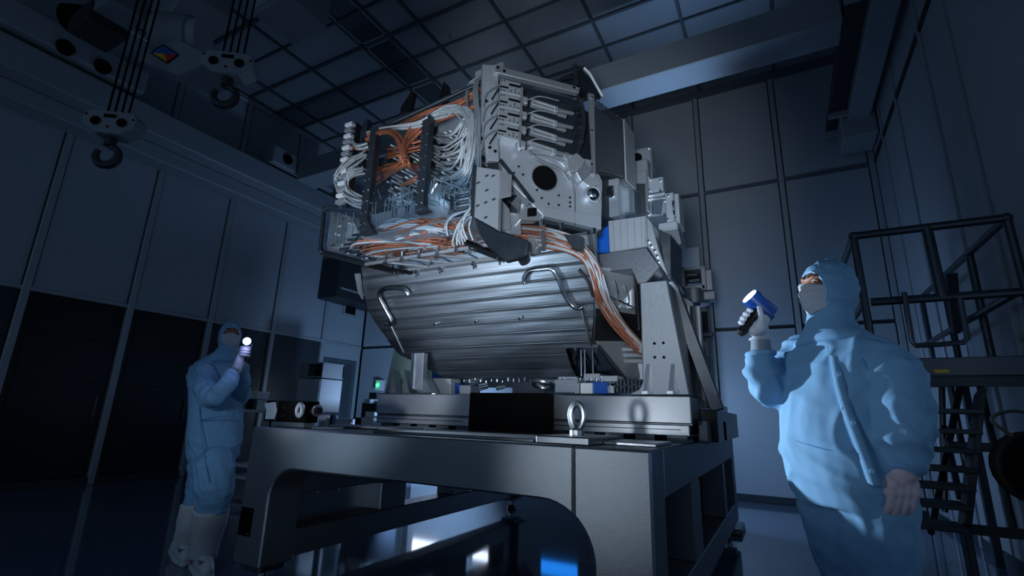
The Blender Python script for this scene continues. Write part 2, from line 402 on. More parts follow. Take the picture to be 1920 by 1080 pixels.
# the hoists with drum, ropes and hook blocks
def hoist(tx, ty, hx, hy, D, label, hlabel):
    """drum housing near pixel (tx,ty), hook block near pixel (hx,hy), at plane y=D"""
    c = at(hx, hy, y=D)
    t = thing('hook_block', hlabel, 'hook', c, 'crane hook blocks')
    w_, h_, d_ = .23, .115, .085
    pts = [(-w_, h_*.55), (-w_*.75, h_), (w_*.8, h_), (w_, h_*.5), (w_*.98, -h_*.35), (w_*.5, -h_), (-w_*.45, -h_), (-w_*.97, -h_*.3)]
    ex, ey = V(.80, .60, 0), V(-.60, .80, 0)
    MB().prism([c+ex*a+V(0, 0, b)-ey*d_ for a, b in pts], ey*2*d_).build('cheek_housing', 'crane_paint', t, bevel=.008)
    for a in (-.11, .11):
        MB().cyl(c+ex*a-ey*(d_+.012), c+ex*a-ey*(d_-.02), .042, n=16).build('pulley_cap', 'black', t)
    MB().obox(c-ey*(d_+.003)+V(0, 0, .06), ex, ey, (0, 0, 1), .05, .006, .016).build('slot', 'black', t)
    for a, b in ((-.2, .06), (.2, .04), (0, -.05)):
        MB().cyl(c+ex*a+V(0, 0, b)-ey*(d_+.008), c+ex*a+V(0, 0, b)-ey*(d_-.01), .010, n=8).build('bolt', 'black', t)
    hc = c+V(0, 0, -.30)
    MB().cyl(c+V(0, 0, -.1), c+V(0, 0, -.2), .045, .05, n=12).build('swivel', 'beam_dark', t, smooth=True)
    arc = [hc+ex*(.095*math.sin(a))+V(0, 0, .095*math.cos(a)) for a in [i*.33 for i in range(0, 17)]]
    MB().tube(arc, [.024+.016*math.sin(i/16*3.1) for i in range(17)], n=8).build('hook', 'beam_dark', t, smooth=True)
    for k in range(4):
        a = -.09+.06*k
        MB().cyl(c+ex*a+V(0, 0, .08), c+ex*(a*1.15)+V(0, 0, 6.75-c.z), .010, n=6).build('rope', 'black', t)
    return c
hoist(0, 0, 215, 238, 1.75, '', 'white hook block hanging lower at the left under the crane')
hoist(0, 0, 432, 128, 2.12, '', 'white hook block hanging higher near the ceiling beside the round drum')
dr = thing('hoist_drum', 'round pale hoist drum housing with a coloured warning diamond', 'hoist', at(345, 75, y=2.1))
c = at(368, 78, y=2.25)
MB().cyl(c+V(-.30, -.22, 0), c+V(.0, 0.0, 0), .26, n=28).build('drum_cover', 'crane_paint', dr, bevel=.02, smooth=True)
MB().cyl(c+V(-.02, -.02, 0), c+V(.07, .05, 0), .235, n=28).build('end_cap', 'beam', dr, bevel=.01, smooth=True)
MB().prism([at(x, y, y=1.98) for x, y in ((258, 112), (298, 84), (330, 72), (405, 108), (332, 142))], (0, .35, 0)).build('drum_cowl', 'crane_paint', dr, bevel=.01)
sq = MB().prism([at(x, y, y=1.972) for x, y in ((281, 99), (306, 82), (336, 102), (313, 119))], (0, .012, 0)).build('sticker_plate', 'black', dr)
dq = [at(x, y, y=1.968) for x, y in ((285, 99), (306, 85), (332, 102), (313, 116))]; dc = (dq[0]+dq[2])/2
for k, mm in enumerate(('yellow', 'blue', 'red', 'yellow')):
    MB().prism([dc, dq[k], dq[(k+1) % 4]], (0, .004, 0)).build('sticker_quarter', ('blue', 'blue', 'red', 'yellow')[k], sq)
mo = thing('hoist_motor', 'dark hoist trolley with black motor at the upper left corner', 'hoist', at(150, 25, y=1.9))
c = at(150, 35, y=1.9)
MB().cyl(c+V(-.16, -.10, 0), c+V(.16, .14, .02), .17, n=20).build('motor', 'black', mo, bevel=.02, smooth=True)
MB().box(c.x+.02, c.y-.1, c.z-.30, c.x+.55, c.y+.35, c.z-.02).build('gear_case', 'beam_dark', mo, bevel=.03)
c2 = at(210, 10, y=1.95)
MB().box(c2.x-.25, c2.y-.1, c2.z-.06, c2.x+.18, c2.y+.3, c2.z+.25).build('trolley_plate', 'crane_paint', mo, bevel=.02)
c3 = at(300, 20, y=2.2)
MB().prism([c3+V(-.25, 0, -.16), c3+V(.12, 0, -.22), c3+V(.5, 0, .06), c3+V(.5, 0, .4), c3+V(-.25, 0, .4)], (.1, .5, 0)).build('trolley_housing', 'crane_paint', mo, bevel=.02)
c4 = at(555, 8, y=2.7)
bx = thing('ceiling_box', 'pale cropped box under the ceiling at the top of the frame', 'box', c4)
MB().box(c4.x-.55, 2.55, c4.z-.03, c4.x+.05, 3.1, c4.z+.5).build('housing', 'crane_paint', bx, bevel=.02)
MB().box(c4.x-.5, 2.53, c4.z+.02, c4.x-.0, 2.56, c4.z+.4).build('cover', 'beam', bx, bevel=.006)

# ================================================================== MACHINE STAND
K = 0.87
CAM_SCALE = (K, CAM_H*(1-K)); FZ = -CAM_SCALE[1]/K     # stand and machine shrunk about the camera; FZ: floor before that scaling
def mpos(x, y, z): return (x*K, y*K, z*K+CAM_SCALE[1])
st = thing('machine_stand', 'heavy grey steel stand on four feet with an arched front opening, carrying the machine', 'stand', mpos(-2.2, 4.8, FZ))
SX0, SX1, SY0, SY1 = -3.83, -.62, 2.64, 7.05
ARCH = [(-0.93, 0.41), (-0.9337, 0.4569), (-0.9447, 0.5027), (-0.9627, 0.5462), (-0.9873, 0.5863), (-1.0179, 0.6221), (-1.0537, 0.6527), (-1.0938, 0.6773), (-1.1373, 0.6953), (-1.1831, 0.7063), (-1.23, 0.71)]
front = [(-3.83, 0), (-3.83, 1.0), (-1.04, 1.0), (-1.04, .642)] + [p for p in ARCH if p[0] < -1.04] + [ (-3.285, 0.71), (-3.3249, 0.7065), (-3.3637, 0.6961), (-3.4, 0.6792), (-3.4328, 0.6562), (-3.4612, 0.6278), (-3.4842, 0.595), (-3.5011, 0.5587), (-3.5115, 0.5199), (-3.515, 0.48), (-3.51, 0)]
legR = [(-1.04, 1.0), (-.62, 1.0), (-.62, 0), (-.93, 0)] + [p for p in ARCH if p[0] >= -1.04] + [(-1.04, .642)]
MB().prism([(x, SY0, z) for x, z in front], (0, .30, 0)).build('front_beam', 'stand_steel', st, bevel=.010)
MB().prism([(x, SY0, z) for x, z in legR], (0, .30, 0)).build('front_leg', 'stand_steel', st, bevel=.012)
MB().prism([(x, SY1-.28, z) for x, z in front], (0, .28, 0)).build('back_beam', 'stand_steel', st, bevel=.01)
MB().prism([(x, SY1-.28, z) for x, z in legR], (0, .28, 0)).build('back_leg', 'stand_steel', st, bevel=.01)
def side(x0, x1, wins, zlo, zhi):
    MB().box(x0, SY0+.30, zhi, x1, SY1-.28, 1.0).build('side_rail', 'stand_steel', st, bevel=.008)
    MB().box(x0, SY0+.30, .0, x1, SY1-.28, zlo).build('side_rail', 'stand_steel', st, bevel=.008)
    ys = [SY0+.30]+[v for w_ in wins for v in w_]+[SY1-.28]
    for i in range(0, len(ys), 2):
        if ys[i+1]-ys[i] > .02: MB().box(x0, ys[i], zlo, x1, ys[i+1], zhi).build('side_post', 'stand_steel', st, bevel=.008)
side(-.84, -.62, [(2.95, 3.84), (4.18, 5.70), (5.92, 6.76)], .22, .735)
side(-3.83, -3.60, [(2.98, 3.97), (4.35, 5.2), (5.6, 6.5)], .21, .47)
MB().box(-3.815, 2.96, .20, -3.80, 4.0, .48).build('inner_panel', 'steel', st)
for k in range(4): MB().cyl((-3.80, 3.1+.25*k, .43), (-3.79, 3.1+.25*k, .43), .010, n=8).build('rivet', 'chrome', st)
MB().box(-3.60, SY0+.3, .90, -.84, SY1-.28, .99).build('top_plate', 'stand_steel', st)
MB().box(-3.6, 4.55, .62, -.84, 4.75, .90).build('cross_beam', 'stand_steel', st, bevel=.01)
MB().box(-.86, SY0+.31, .20, -.845, SY1-.29, .76).build('inner_cover', 'black', st)
for x, y in ((-3.67, 2.8), (-.78, 2.8), (-3.67, 6.85), (-.76, 6.85)):
    f = MB().box(x-.11, y-.11, -.05, x+.11, y+.11, .0).build('foot', 'steel_dark', st, bevel=.006)
    MB().cyl((x, y, -.12), (x, y, -.05), .035, n=12).build('stud', 'chrome', f, smooth=True)
    MB().cyl((x, y, FZ), (x, y, -.115), .075, .05, n=16).build('foot_plate', 'black_gloss', f, smooth=True)
MB().box(-3.81, SY0-.006, .20, -3.66, SY0+.01, .40).build('cover_plate', 'black', st, bevel=.003, label='small black cover plate on the left leg')
f = MB()
for i in range(2):
    for j in range(2): f.cyl((-3.795+.12*i, SY0-.012, .22+.16*j), (-3.795+.12*i, SY0, .22+.16*j), .006, n=6)
f.build('bolts', 'steel', st, kind='stuff')
# plates bolted on the top of the stand
MB().box(-1.30, 2.70, 1.0, -.97, 3.30, 1.045).build('lifting_pad', 'steel_dark', st, bevel=.006)
MB().box(-2.6, 2.72, 1.0, -1.32, 3.50, 1.022).build('pad_plate', 'steel_dark', st, bevel=.004)
MB().box(-.97, 2.95, 1.0, -.66, 3.40, 1.02).build('pad_plate', 'steel', st, bevel=.004)
MB().box(-3.1, 3.3, 1.0, -2.6, 3.6, 1.03).build('pad_plate', 'steel', st, bevel=.004)
MB().box(-3.8, 3.4, 1.0, -3.2, 3.7, 1.018).build('pad_plate', 'alu', st, bevel=.004)

# lifting eye on the pad
ey = thing('lifting_eye', 'steel lifting eye standing on the stand in front of the base beam', 'lifting eye', mpos(-1.15, 2.98, 1.045))
c = V(-1.15, 2.98, 1.16)
MB().cyl((c.x, c.y, 1.045), (c.x, c.y, 1.075), .045, n=16).build('base', 'steel', ey, smooth=True)
MB().tube([c+V(.042*math.cos(a)*(1.0 if math.sin(a) > -.2 else .95), 0, .075*math.sin(a)) for a in [-1.15+i*.25 for i in range(23)]] , .021, n=10).build('eye', 'steel', ey, smooth=True)
MB().cyl((c.x-.03, c.y, 1.085), (c.x+.03, c.y, 1.085), .014, n=10).build('pin', 'steel_dark', ey, smooth=True)

# flanged camera block at the left end of the stand
fb = thing('flanged_sensor_block', 'black instrument block with a pale window and ring flange at the left of the stand', 'instrument', mpos(-3.5, 2.9, 1.0))
Y0 = 2.8
def zx(px, py): return at(px, py, y=Y0)
a, b = zx(492, 795), zx(577, 752)
MB().box(a.x, Y0, 1.045, b.x, Y0+.13, b.z).build('body', 'black', fb, bevel=.008)
MB().box(a.x+.08, Y0+.02, 1.0, b.x-.04, Y0+.12, 1.05).build('base', 'steel', fb, bevel=.006)
q = [zx(498, 756), zx(518, 754), zx(521, 769), zx(516, 786), zx(499, 786), zx(501, 770)]
MB().prism([p-V(0, .012, 0) for p in q], (0, .02, 0)).build('window', 'white', fb, bevel=.002, label='pale angled window')
MB().box(zx(521, 750).x, Y0-.008, 1.05, zx(525, 750).x, Y0+.01, b.z).build('edge_strip', 'chrome', fb)
for px_, py_ in ((536, 764), (533, 780)):
    p = zx(px_, py_); MB().cyl(p-V(0, .012, 0), p, .012, n=8).build('screw', 'chrome', fb, smooth=True)
p = zx(568, 769)
MB().ring(p-V(0, .03, 0), (.25, 1, 0), .046, .018, n=24).build('ring_flange', 'alu_bright', fb, smooth=True)
p2 = V(b.x, Y0+.06, p.z)
MB().cyl(p2, p2+V(.05, 0, 0), .042, n=16).build('connector', 'black_gloss', fb, smooth=True)
MB().cyl(p2+V(.05, 0, 0), p2+V(.065, 0, 0), .048, n=16).build('connector_ring', 'steel', fb, smooth=True)
MB().cyl(p2+V(.065, 0, 0), p2+V(.09, 0, 0), .026, n=12).build('connector_tip', 'black_gloss', fb, smooth=True)

# ================================================================== THE MACHINE
mc = thing('optics_machine', 'large silver optical machine with cables, ribbed underside and lens opening, standing on the steel stand', 'machine', mpos(-2.1, 4.0, 1.0))
def part(name, mb, m, parent=None, **k): return mb.build(name, m, parent or mc, **k)
YB0 = 3.75
# base beams on the stand
for x0, x1, nm in ((-3.56, -2.45, 'left'), (-1.74, -.585, 'right')):
    b = part('base_beam', MB().box(x0, YB0, 1.13, x1, YB0+2.6, 1.325), 'steel', bevel=.006)
    part('lower_rail', MB().box(x0, YB0+.01, 1.045, x1-.02, YB0+2.6, 1.122), 'steel', b, bevel=.005)
    part('seam', MB().box(x0, YB0+.02, 1.12, x1, YB0+2.6, 1.132), 'steel_dark', b)
    part('groove', MB().box(x0, YB0+.004, 1.086, x1-.08, YB0+.012, 1.091), 'black', b)
    n = 5
    for k in range(n):
        xx = x0+(x1-x0)*(k+.5)/n
        part('foot_shim', MB().box(xx-.07, YB0+.05, .998, xx+.07, YB0+.3, 1.046), 'steel_dark', b)
part('middle_beam', MB().box(-2.45, YB0+.05, 1.05, -1.74, YB0+2.5, 1.30), 'steel_dark')
part('end_box', MB().box(-.585, YB0+.4, 1.0, -.46, YB0+2.2, 1.24), 'black_gloss', bevel=.006)
for k in range(5):
    part('end_module', MB().box(-.57, YB0+.15+k*.32, 1.0, -.50+.02*(k % 3), YB0+.36+k*.32, 1.16+.05*(k % 2)), 'anod', bevel=.004)

# right support column: tapered front plate, fins, holes, head bracket
cY = 3.9
cq = [(1200, 530), (1250, 525), (1293, 741), (1180, 741), (1184, 736), (1198, 730), (1205, 716)]
col_r = part('support_column', MB().prism([at(x, y, y=cY) for x, y in cq], (0, .14, 0)), 'column_steel', bevel=.006)
sp = [at(1250, 525, y=cY), at(1293, 741, y=cY)]
MB().prism([sp[0]+V(0, .14, 0), sp[1]+V(0, .14, 0), sp[1]+V(0, 1.5, 0), sp[0]+V(0, .6, 0)], (-.05, 0, 0)).build('side_web', 'steel_dark', col_r)
for x0, x1 in ((1211, 1216), (1257, 1263)):
    t0, b0 = at(x0+2, 683, y=cY), at(x0, 741, y=cY)
    MB().prism([t0, b0, b0+V(0, -.09, 0), t0+V(0, -.025, 0)], (.028, 0, 0)).build('fin', 'alu', col_r, bevel=.003)
    MB().box(b0.x-.01, cY-.10, b0.z, b0.x+.04, cY-.02, b0.z+.03).build('fin_clamp', 'alu_bright', col_r, bevel=.003)
for x, y in ((1227, 644), (1244, 643), (1228, 670), (1245, 670)):
    p = at(x, y, y=cY); MB().cyl(p-V(0, .006, 0), p+V(0, .01, 0), .011, n=10).build('hole', 'black', col_r)
# diagonal brace behind the column
for (x0, y0), (x1, y1), Y, wd in (((1258, 530), (1346, 770), 4.35, .10), ((1270, 600), (1318, 665), 4.7, .06), ((1285, 560), (1312, 770), 4.9, .09)):
    part('brace', MB().bar(at(x0, y0, y=Y), at(x1, y1, y=Y), wd, .10, up=(0, 1, 0)), 'steel_dark', bevel=.006)
part('side_post', MB().prism([at(1262, 545, y=4.6), at(1300, 565, y=4.6), at(1345, 765, y=4.6), at(1298, 765, y=4.6)], (0, .12, 0)), 'steel_dark', bevel=.008)
for k in range(3): part('guide_rod', MB().cyl(at(1290+k*9, 575, y=4.5), at(1300+k*10, 765, y=4.5), .028, n=10), ('steel', 'anod', 'alu')[k], smooth=True)

# left support column: plate coloured with a greenish reflection, and triangular gussets
gY = 4.15
col_l = part('support_column', MB().prism([at(x, y, y=gY+.16) for x, y in ((742, 640), (800, 650), (800, 738), (720, 738))], (0, .10, 0)), 'sheen_steel', bevel=.004, label='support column with a greenish sheen in its colour')
for (xa, ya), x0, x1 in (((740, 694), 722, 749), ((764, 694), 747, 774), ((793, 692), 772, 816)):
    p, q, r = at(xa, ya, y=gY+.12), at(x0, 737, y=gY+.10), at(x1, 737, y=gY+.02)
    MB().prism([p, q, r], (.0, .07, 0)).build('gusset', 'alu_matte', col_l, bevel=.004)
    MB().prism([at(xa, ya, y=gY+.11), at((x0+x1)/2, 737, y=gY+.06), r], (.004, -.06, 0)).build('gusset_web', 'alu_matte', col_l)
part('clamp_plate', MB().prism([at(x, y, y=gY-.03) for x, y in ((771, 662), (794, 661), (791, 734), (772, 730), (768, 726))], (0, .08, 0)), 'alu_bright', bevel=.006)
part('clamp_edge', MB().prism([at(x, y, y=gY-.05) for x, y in ((772, 662), (777, 662), (773, 729), (768, 727))], (0, .03, 0)), 'chrome', bevel=.003)
part('blue_cover', MB().prism([at(x, y, y=gY+.35) for x, y in ((792, 672), (800, 674), (812, 700), (816, 712), (792, 712))], (0, .2, 0)), 'blue', bevel=.004)
part('white_box', MB().prism([at(x, y, y=gY+.32) for x, y in ((801, 709), (845, 709), (845, 741), (816, 741))], (0, .2, 0)), 'white', bevel=.006)
part('blue_box', MB().prism([at(x, y, y=gY+.40) for x, y in ((848, 718), (861, 718), (861, 741), (848, 741))], (0, .2, 0)), 'blue', bevel=.004)
part('grey_box', MB().prism([at(x, y, y=gY+.36) for x, y in ((861, 722), (882, 722), (882, 741), (861, 741))], (0, .2, 0)), 'alu_matte', bevel=.004)

# ribbed housing seen from below
T0, B0 = V(0, 3.74, 2.62), V(0, 4.40, 1.50)
nrm = V(0, -(T0.z-B0.z), -(B0.y-T0.y)).normalized()
def onrib(px_, py_, off=0):
    d = Vector(ray(px_, py_)); o = V(0, 0, CAM_H); t = ((T0+nrm*off)-o).dot(nrm)/d.dot(nrm); return o+d*t
rh = part('ribbed_housing', MB().prism([onrib(x, y)-nrm*.05 for x, y in ((676, 505), (1112, 440), (1118, 640), (1166, 706), (836, 709), (747, 662), (735, 648), (700, 598), (688, 582))], -nrm*.07), 'steel_dark')
le = [onrib(*p) for p in ((678, 505), (682, 545), (690, 582), (703, 603), (716, 622), (736, 650), (748, 664), (836, 709))]
re = [onrib(*p) for p in ((1104, 455), (1114, 560), (1112, 612), (1106, 648), (1060, 651), (1072, 690), (1084, 711))]
def xat(line, z):
    L = sorted(line, key=lambda p: -p.z)
    if z >= L[0].z: return L[0].x
    for a, b in zip(L, L[1:]):
        if a.z >= z >= b.z: return a.x+(b.x-a.x)*(a.z-z)/max(1e-6, a.z-b.z)
    return L[-1].x
zt, zb = T0.z+.06, onrib(960, 709).z
NR = 11
def rib_pt(x, z, off): return V(x, T0.y+(T0.z-z)/(T0.z-B0.z)*(B0.y-T0.y), z)+nrm*off
for k in range(NR):
    z1, z0 = zt+(zb-zt)*k/NR, zt+(zb-zt)*(k+1)/NR
    rings = []
    NX = 28
    prof = [(0, -.006), (.02, .0055), (.05, .0065), (.085, .0035), (.3, .0030), (.6, .0028), (.85, .0018), (.975, .001), (1, -.006)]
    vs, fs = [], []
    for i in range(NX+1):
        for t, o in prof:
            z = z1+(z0-z1)*t
            xa, xb = xat(le, z), xat(re, z)
            x = xa+(xb-xa)*i/NX
            wv = .0035*math.sin(x*5.1+k*1.9)+.0022*math.sin(x*9+k*4.1+t*3)+.003*noise.noise(V(x*1.6, z*9, 3))
            vs.append(rib_pt(x, z, o+wv*(1-abs(t-.5))))
    n = len(prof)
    for i in range(NX):
        for j in range(n-1): fs.append((i*n+j, i*n+j+1, (i+1)*n+j+1, (i+1)*n+j))
    m_ = MB().add(vs, fs)
    m_.build('rib', 'rib', rh, smooth=True, sharp=40)
for x, y in ((816, 608), (892, 603), (975, 597)):
    p = onrib(x, y, .03); MB().cyl(p-nrm*.02, p+nrm*.012, .016, n=10).build('bolt', 'chrome', rh, smooth=True)
# bright edge strip on the left and edge frame
part('edge_strip', MB().tube([onrib(x, y, .01) for x, y in ((734, 612), (757, 661))], .012), 'steel', rh, smooth=True)
part('edge_strip', MB().tube([onrib(x, y, .03) for x, y in ((1090, 578), (1108, 648))], .012), 'steel', rh, smooth=True)
part('edge_plate', MB().prism([onrib(x, y, .02) for x, y in ((668, 512), (676, 512), (682, 560), (674, 545))], nrm*.03), 'alu_bright', rh, label='bright edge plate at the left corner')
part('corner_block', MB().prism([onrib(x, y, -.02) for x, y in ((715, 605), (735, 612), (738, 628), (716, 620))], -nrm*.15), 'steel', rh, bevel=.006)
# cut-out at the lower right with its dark mirror-like cover, and the receding side facet
part('mirror_cover', MB().prism([onrib(x, y, -.04) for x, y in ((1056, 649), (1122, 649), (1168, 708), (1074, 708))], -nrm*.03), 'mirror_dark', rh)
ft = [onrib(x, y, .02) for x, y in ((1056, 649), (1122, 649), (1172, 712))]
part('cover_frame', MB().bar(ft[0], ft[1], .02, .03).bar(ft[1], ft[2], .03, .03), 'steel_dark', rh)
e0, e1, e2 = onrib(1114, 500), onrib(1116, 640), onrib(1166, 706)
off = V(.42, .55, .05)
fac = MB().prism([e0, e1, e2, e2+off*.5, e1+off*1.25, e0+off*.9], (.03, .05, -.02))
part('side_facet', fac, 'alu', rh)
part('side_panel', MB().prism([at(x, y, y=4.75) for x, y in ((1118, 505), (1212, 520), (1212, 712), (1168, 712), (1118, 640))], (0, .03, 0)), 'steel', rh)
g0 = [e0+(e1-e0)*.55+off*.05, e1+off*.02, e1+off*1.0, e0+(e1-e0)*.62+off*.80]
part('facet_window', MB().prism([p-V(.02, .03, 0) for p in g0], (.008, -.006, 0)), 'steel_dark', rh, bevel=.004)
for k in range(4):
    a = e0+(e1-e0)*(.25+.05*k)+V(.03, -.04, 0)
    part('facet_loop', MB().tube(cr([a+off*(.12+.16*k)+V(0, 0, .08), a+off*(.2+.16*k)+V(-.01, -.03, -.02), a+off*(.16+.16*k)+V(0, -.01, -.09), a+off*(.05+.14*k)+V(0, 0, -.06)], 4), .008), 'chrome', rh, smooth=True)
for k in range(3):
    a = at(1150, 655+k*11, y=4.45); b = at(1205, 655+k*11, y=4.45)
    part('side_rod', MB().cyl(a, b, .02, n=8), 'alu_bright', rh, smooth=True)
part('lower_panel', MB().prism([at(x, y, y=4.55) for x, y in ((1150, 680), (1208, 680), (1208, 712), (1168, 712))], (0, .06, 0)), 'alu', bevel=.004)

# bent steel tubes on the ribbed face
def hose(pts, r, name, m, par=None, lift=.06, seg=5, n=8):
    return part(name, MB().tube(cr([onrib(x, y, lift) for x, y in pts], seg), r, n=n), m, par or rh, smooth=True, sharp=80)
for pts in (((766, 553), (758, 543), (738, 540), (718, 543), (711, 553), (722, 578), (735, 602), (733, 608), (722, 607)),
            ((986, 533), (983, 522), (993, 508), (1012, 505), (1034, 504), (1046, 520), (1058, 550), (1072, 572), (1086, 578), (1094, 574))):
    hose(pts, .024, 'bent_pipe', 'tube_glass', n=12, lift=.045)

# instruments between base beam and ribbed housing
for i, (x0, y0, x1, y1, m_) in enumerate(((1040, 711, 1082, 738, 'alu'), (1046, 706, 1078, 713, 'alu_bright'), (1088, 718, 1106, 738, 'white'), (1110, 716, 1132, 738, 'blue'), (1094, 700, 1116, 714, 'alu'), (1120, 704, 1148, 716, 'alu'), (1134, 715, 1140, 738, 'steel'), (1000, 712, 1036, 720, 'alu'), (960, 716, 1000, 738, 'steel_dark'))):
    b = part('instrument_block', MB().box(*[c_ for p in (at(x0, y1, y=4.0+.03*i),) for c_ in p], at(x1, y0, y=4).x, 4.25+.03*i, at(x1, y0, y=4.0+.03*i).z), m_, bevel=.004)
    if i in (0, 1, 4, 5):
        MB().box(at(x0+3, y1, y=4.0).x, 3.985+.03*i, at(x0, y1, y=4).z, at(x1-3, y1, y=4.0).x, 4.0+.03*i, at(x0, y1, y=4).z+.012).build('edge_trim', 'steel_dark', b)
for x, y, r in ((906, 727, .035), (880, 716, .016), (888, 720, .014), (897, 715, .014), (938, 729, .02)):
    p = at(x, y, y=4.05); part('knob', MB().cyl(p-V(.03, .02, 0), p+V(.03, .03, .02), r, r*.8, n=12), 'chrome', smooth=True)
for k in range(26):
    p = at(870+k*10.3, 716+1.5*math.sin(k*2.1), y=4.02+.01*(k % 3)); part('screw', MB().cyl(p, p+V(0, 0, U(.015, .04)), U(.006, .012), n=6), 'chrome', smooth=True)
part('round_flange', MB().ring(at(1018, 721, y=4.1), (0, .3, 1), .09, .02), 'steel', smooth=True)
for k in range(8):
    p = at(1150+k*7, 722+4*(k % 2), y=4.2); part('valve', MB().cyl(p-V(0, 0, .05), p+V(0, 0, .05), .018, n=8).box(p.x-.02, p.y-.02, p.z-.01, p.x+.02, p.y+.02, p.z+.015), 'anod', bevel=.002)
for x0 in (1090, 1097, 1112):
    part('post', MB().cyl(at(x0, 706, y=4.3), at(x0-1, 650, y=4.3), .012, n=8), 'chrome', smooth=True)

# ------------------------------------------------------- cable tray (clear box low at the left)
TZ0, TZ1 = 2.585, 3.07
ct = part('cable_tray', MB().prism([(-3.76, 3.0, TZ0), (-3.50, 3.74, TZ0), (-3.47, 3.74, TZ0), (-3.72, 3.0, TZ0)], (0, 0, .035)), 'anod')
def trail(*ps, r=.022, m='anod', name='tray_rail'):
    for a, b in zip(ps, ps[1:]): part(name, MB().bar(a, b, r, r), m, ct, bevel=.003)
A0, A1, B0_, B1_ = V(-3.76, 3.0, TZ0), V(-1.95, 3.0, TZ0), V(-3.50, 3.74, TZ0), V(-2.15, 3.76, TZ0)
trail(A0+V(0, 0, .06), V(-3.78, 3.0, TZ1-.05), V(-3.75, 3.0, TZ1), V(-3.42, 3.16, TZ1-.02), r=.03)
trail(A0+V(0, 0, .06), A0+V(.03, 0, .01), B0_, r=.04)
trail(B0_, B1_, r=.03, m='alu'); trail(V(-3.62, 3.42, TZ0), V(-2.10, 3.42, TZ0), r=.03, m='alu')
trail(V(-2.32, 3.4, TZ0), V(-2.25, 3.76, TZ0), r=.03); trail(B1_, V(-1.98, 3.35, TZ0), r=.03)
# diagonal braces between the two long rails
f = [V(-3.35, 3.44, TZ0), V(-3.05, 3.74, TZ0), V(-2.75, 3.44, TZ0), V(-2.45, 3.74, TZ0)]
for a, b in ((f[0], f[1]), (f[1], f[2]), (f[2], f[3]), (V(-3.05, 3.44, TZ0), V(-2.75, 3.74, TZ0))): trail(a, b, r=.02, m='alu', name='tray_brace')
part('clear_panel', MB().box(-3.74, 3.0, TZ0+.05, -1.98, 3.008, TZ1-.02), 'acrylic', ct)
part('clear_floor', MB().prism([A0+V(.04, .02, .01), A1+V(0, .02, .01), B1_+V(0, 0, .01), B0_+V(0, 0, .01)], (0, 0, .008)), 'acrylic', ct)
part('tray_back', MB().box(-3.52, 3.76, TZ0, -2.1, 3.78, TZ1+.1), 'alu', ct)
part('tray_side', MB().prism([(-3.74, 3.05, TZ0+.05), (-3.74, 3.05, TZ1-.03), (-3.52, 3.7, TZ1), (-3.50, 3.7, TZ0+.03)], (.012, 0, 0)), 'alu_bright', ct)
for k in range(9):
    p = A0.lerp(V(-3.78, 3.0, TZ1), (k+.5)/9); part('rivet', MB().cyl(p+V(0, -.022, .03), p+V(0, 0, .03), .008, n=6), 'chrome', ct)
for k in range(7):
    p = V(-3.3+.21*k, 3.40, TZ0-.01); part('standoff', MB().cyl(p, p+V(0, 0, .07), .014, n=8).cyl(p+V(0, 0, -.02), p+V(0, 0, .0), .02, n=8), 'chrome', ct, smooth=True)
for k, (x, y) in enumerate(((-3.4, 3.70), (-3.2, 3.76), (-2.9, 3.76), (-2.5, 3.76), (-2.2, 3.74), (-2.02, 3.5))):
    part('clamp', MB().box(x-.02, y-.02, TZ0-.05, x+.02, y+.02, TZ0+.01).cyl((x, y, TZ0-.08), (x, y, TZ0-.05), .012, n=8), 'chrome', ct, bevel=.003)
part('slide_rail', MB().bar((-2.28, 3.16, TZ0-.012), (-2.12, 3.74, TZ0-.03), .06, .03), 'black_gloss', ct, bevel=.004)
part('slide_rail', MB().bar((-3.55, 3.44, TZ0-.012), (-3.28, 3.78, TZ0-.03), .06, .03), 'black_gloss', ct, bevel=.004)
part('inner_plate', MB().box(-3.3, 3.2, TZ0+.14, -2.1, 3.72, TZ0+.155), 'alu', ct)
for k in range(10):
    for j in range(4):
        a = V(-3.62+.05*j+U(0, .02), 3.1+.06*k, TZ0+.06+.04*j); part('connector', MB().cyl(a, a+V(.10, .01, .0), .013, n=6), 'chrome' if (k+j) % 2 else 'anod', ct)

# ------------------------------------------------------- wiring bays with dark uprights
wb_ = part('wiring_bay', MB().box(-3.60, 3.46, 2.9, -1.98, 3.50, 3.80), 'anod')
def upright(x0, z0, z1, wd):
    u = MB().box(x0-wd/2, 2.985, z0, x0+wd/2, 3.06, z1).build('upright', 'anod', wb_, bevel=.005)
    for k in range(int((z1-z0)/.11)):
        for s_ in (-1, 1):
            MB().cyl((x0+s_*wd*.36, 2.972, z0+.06+k*.11), (x0+s_*wd*.36, 2.986, z0+.06+k*.11), .007, n=6).build('rivet', 'chrome', u)
upright(-3.225, 2.74, 3.80, .085); upright(-2.58, 2.82, 3.74, .085)
part('upright_foot', MB().prism([(-3.27, 2.99, 2.80), (-3.18, 2.99, 2.84), (-3.08, 2.99, 2.70), (-3.24, 2.99, 2.70)], (0, .06, 0)), 'anod', wb_)
part('upright_foot', MB().prism([(-2.62, 2.99, 2.86), (-2.53, 2.99, 2.86), (-2.47, 2.99, 2.80), (-2.62, 2.99, 2.80)], (0, .06, 0)), 'anod', wb_)
part('top_rail', MB().bar((-3.30, 3.05, 3.80), (-1.98, 3.08, 3.98), .04, .03), 'anod', wb_, bevel=.004)
part('top_box', MB().box(-3.3, 3.5, 3.4, -2.75, 4.1, 4.02), 'anod', wb_, bevel=.008)
part('top_box', MB().box(-2.80, 3.42, 3.4, -2.28, 4.1, 4.30), 'alu_matte', wb_, bevel=.008)
part('top_box', MB().box(-2.30, 3.30, 3.4, -1.99, 4.1, 4.33), 'alu_matte', wb_, bevel=.008)
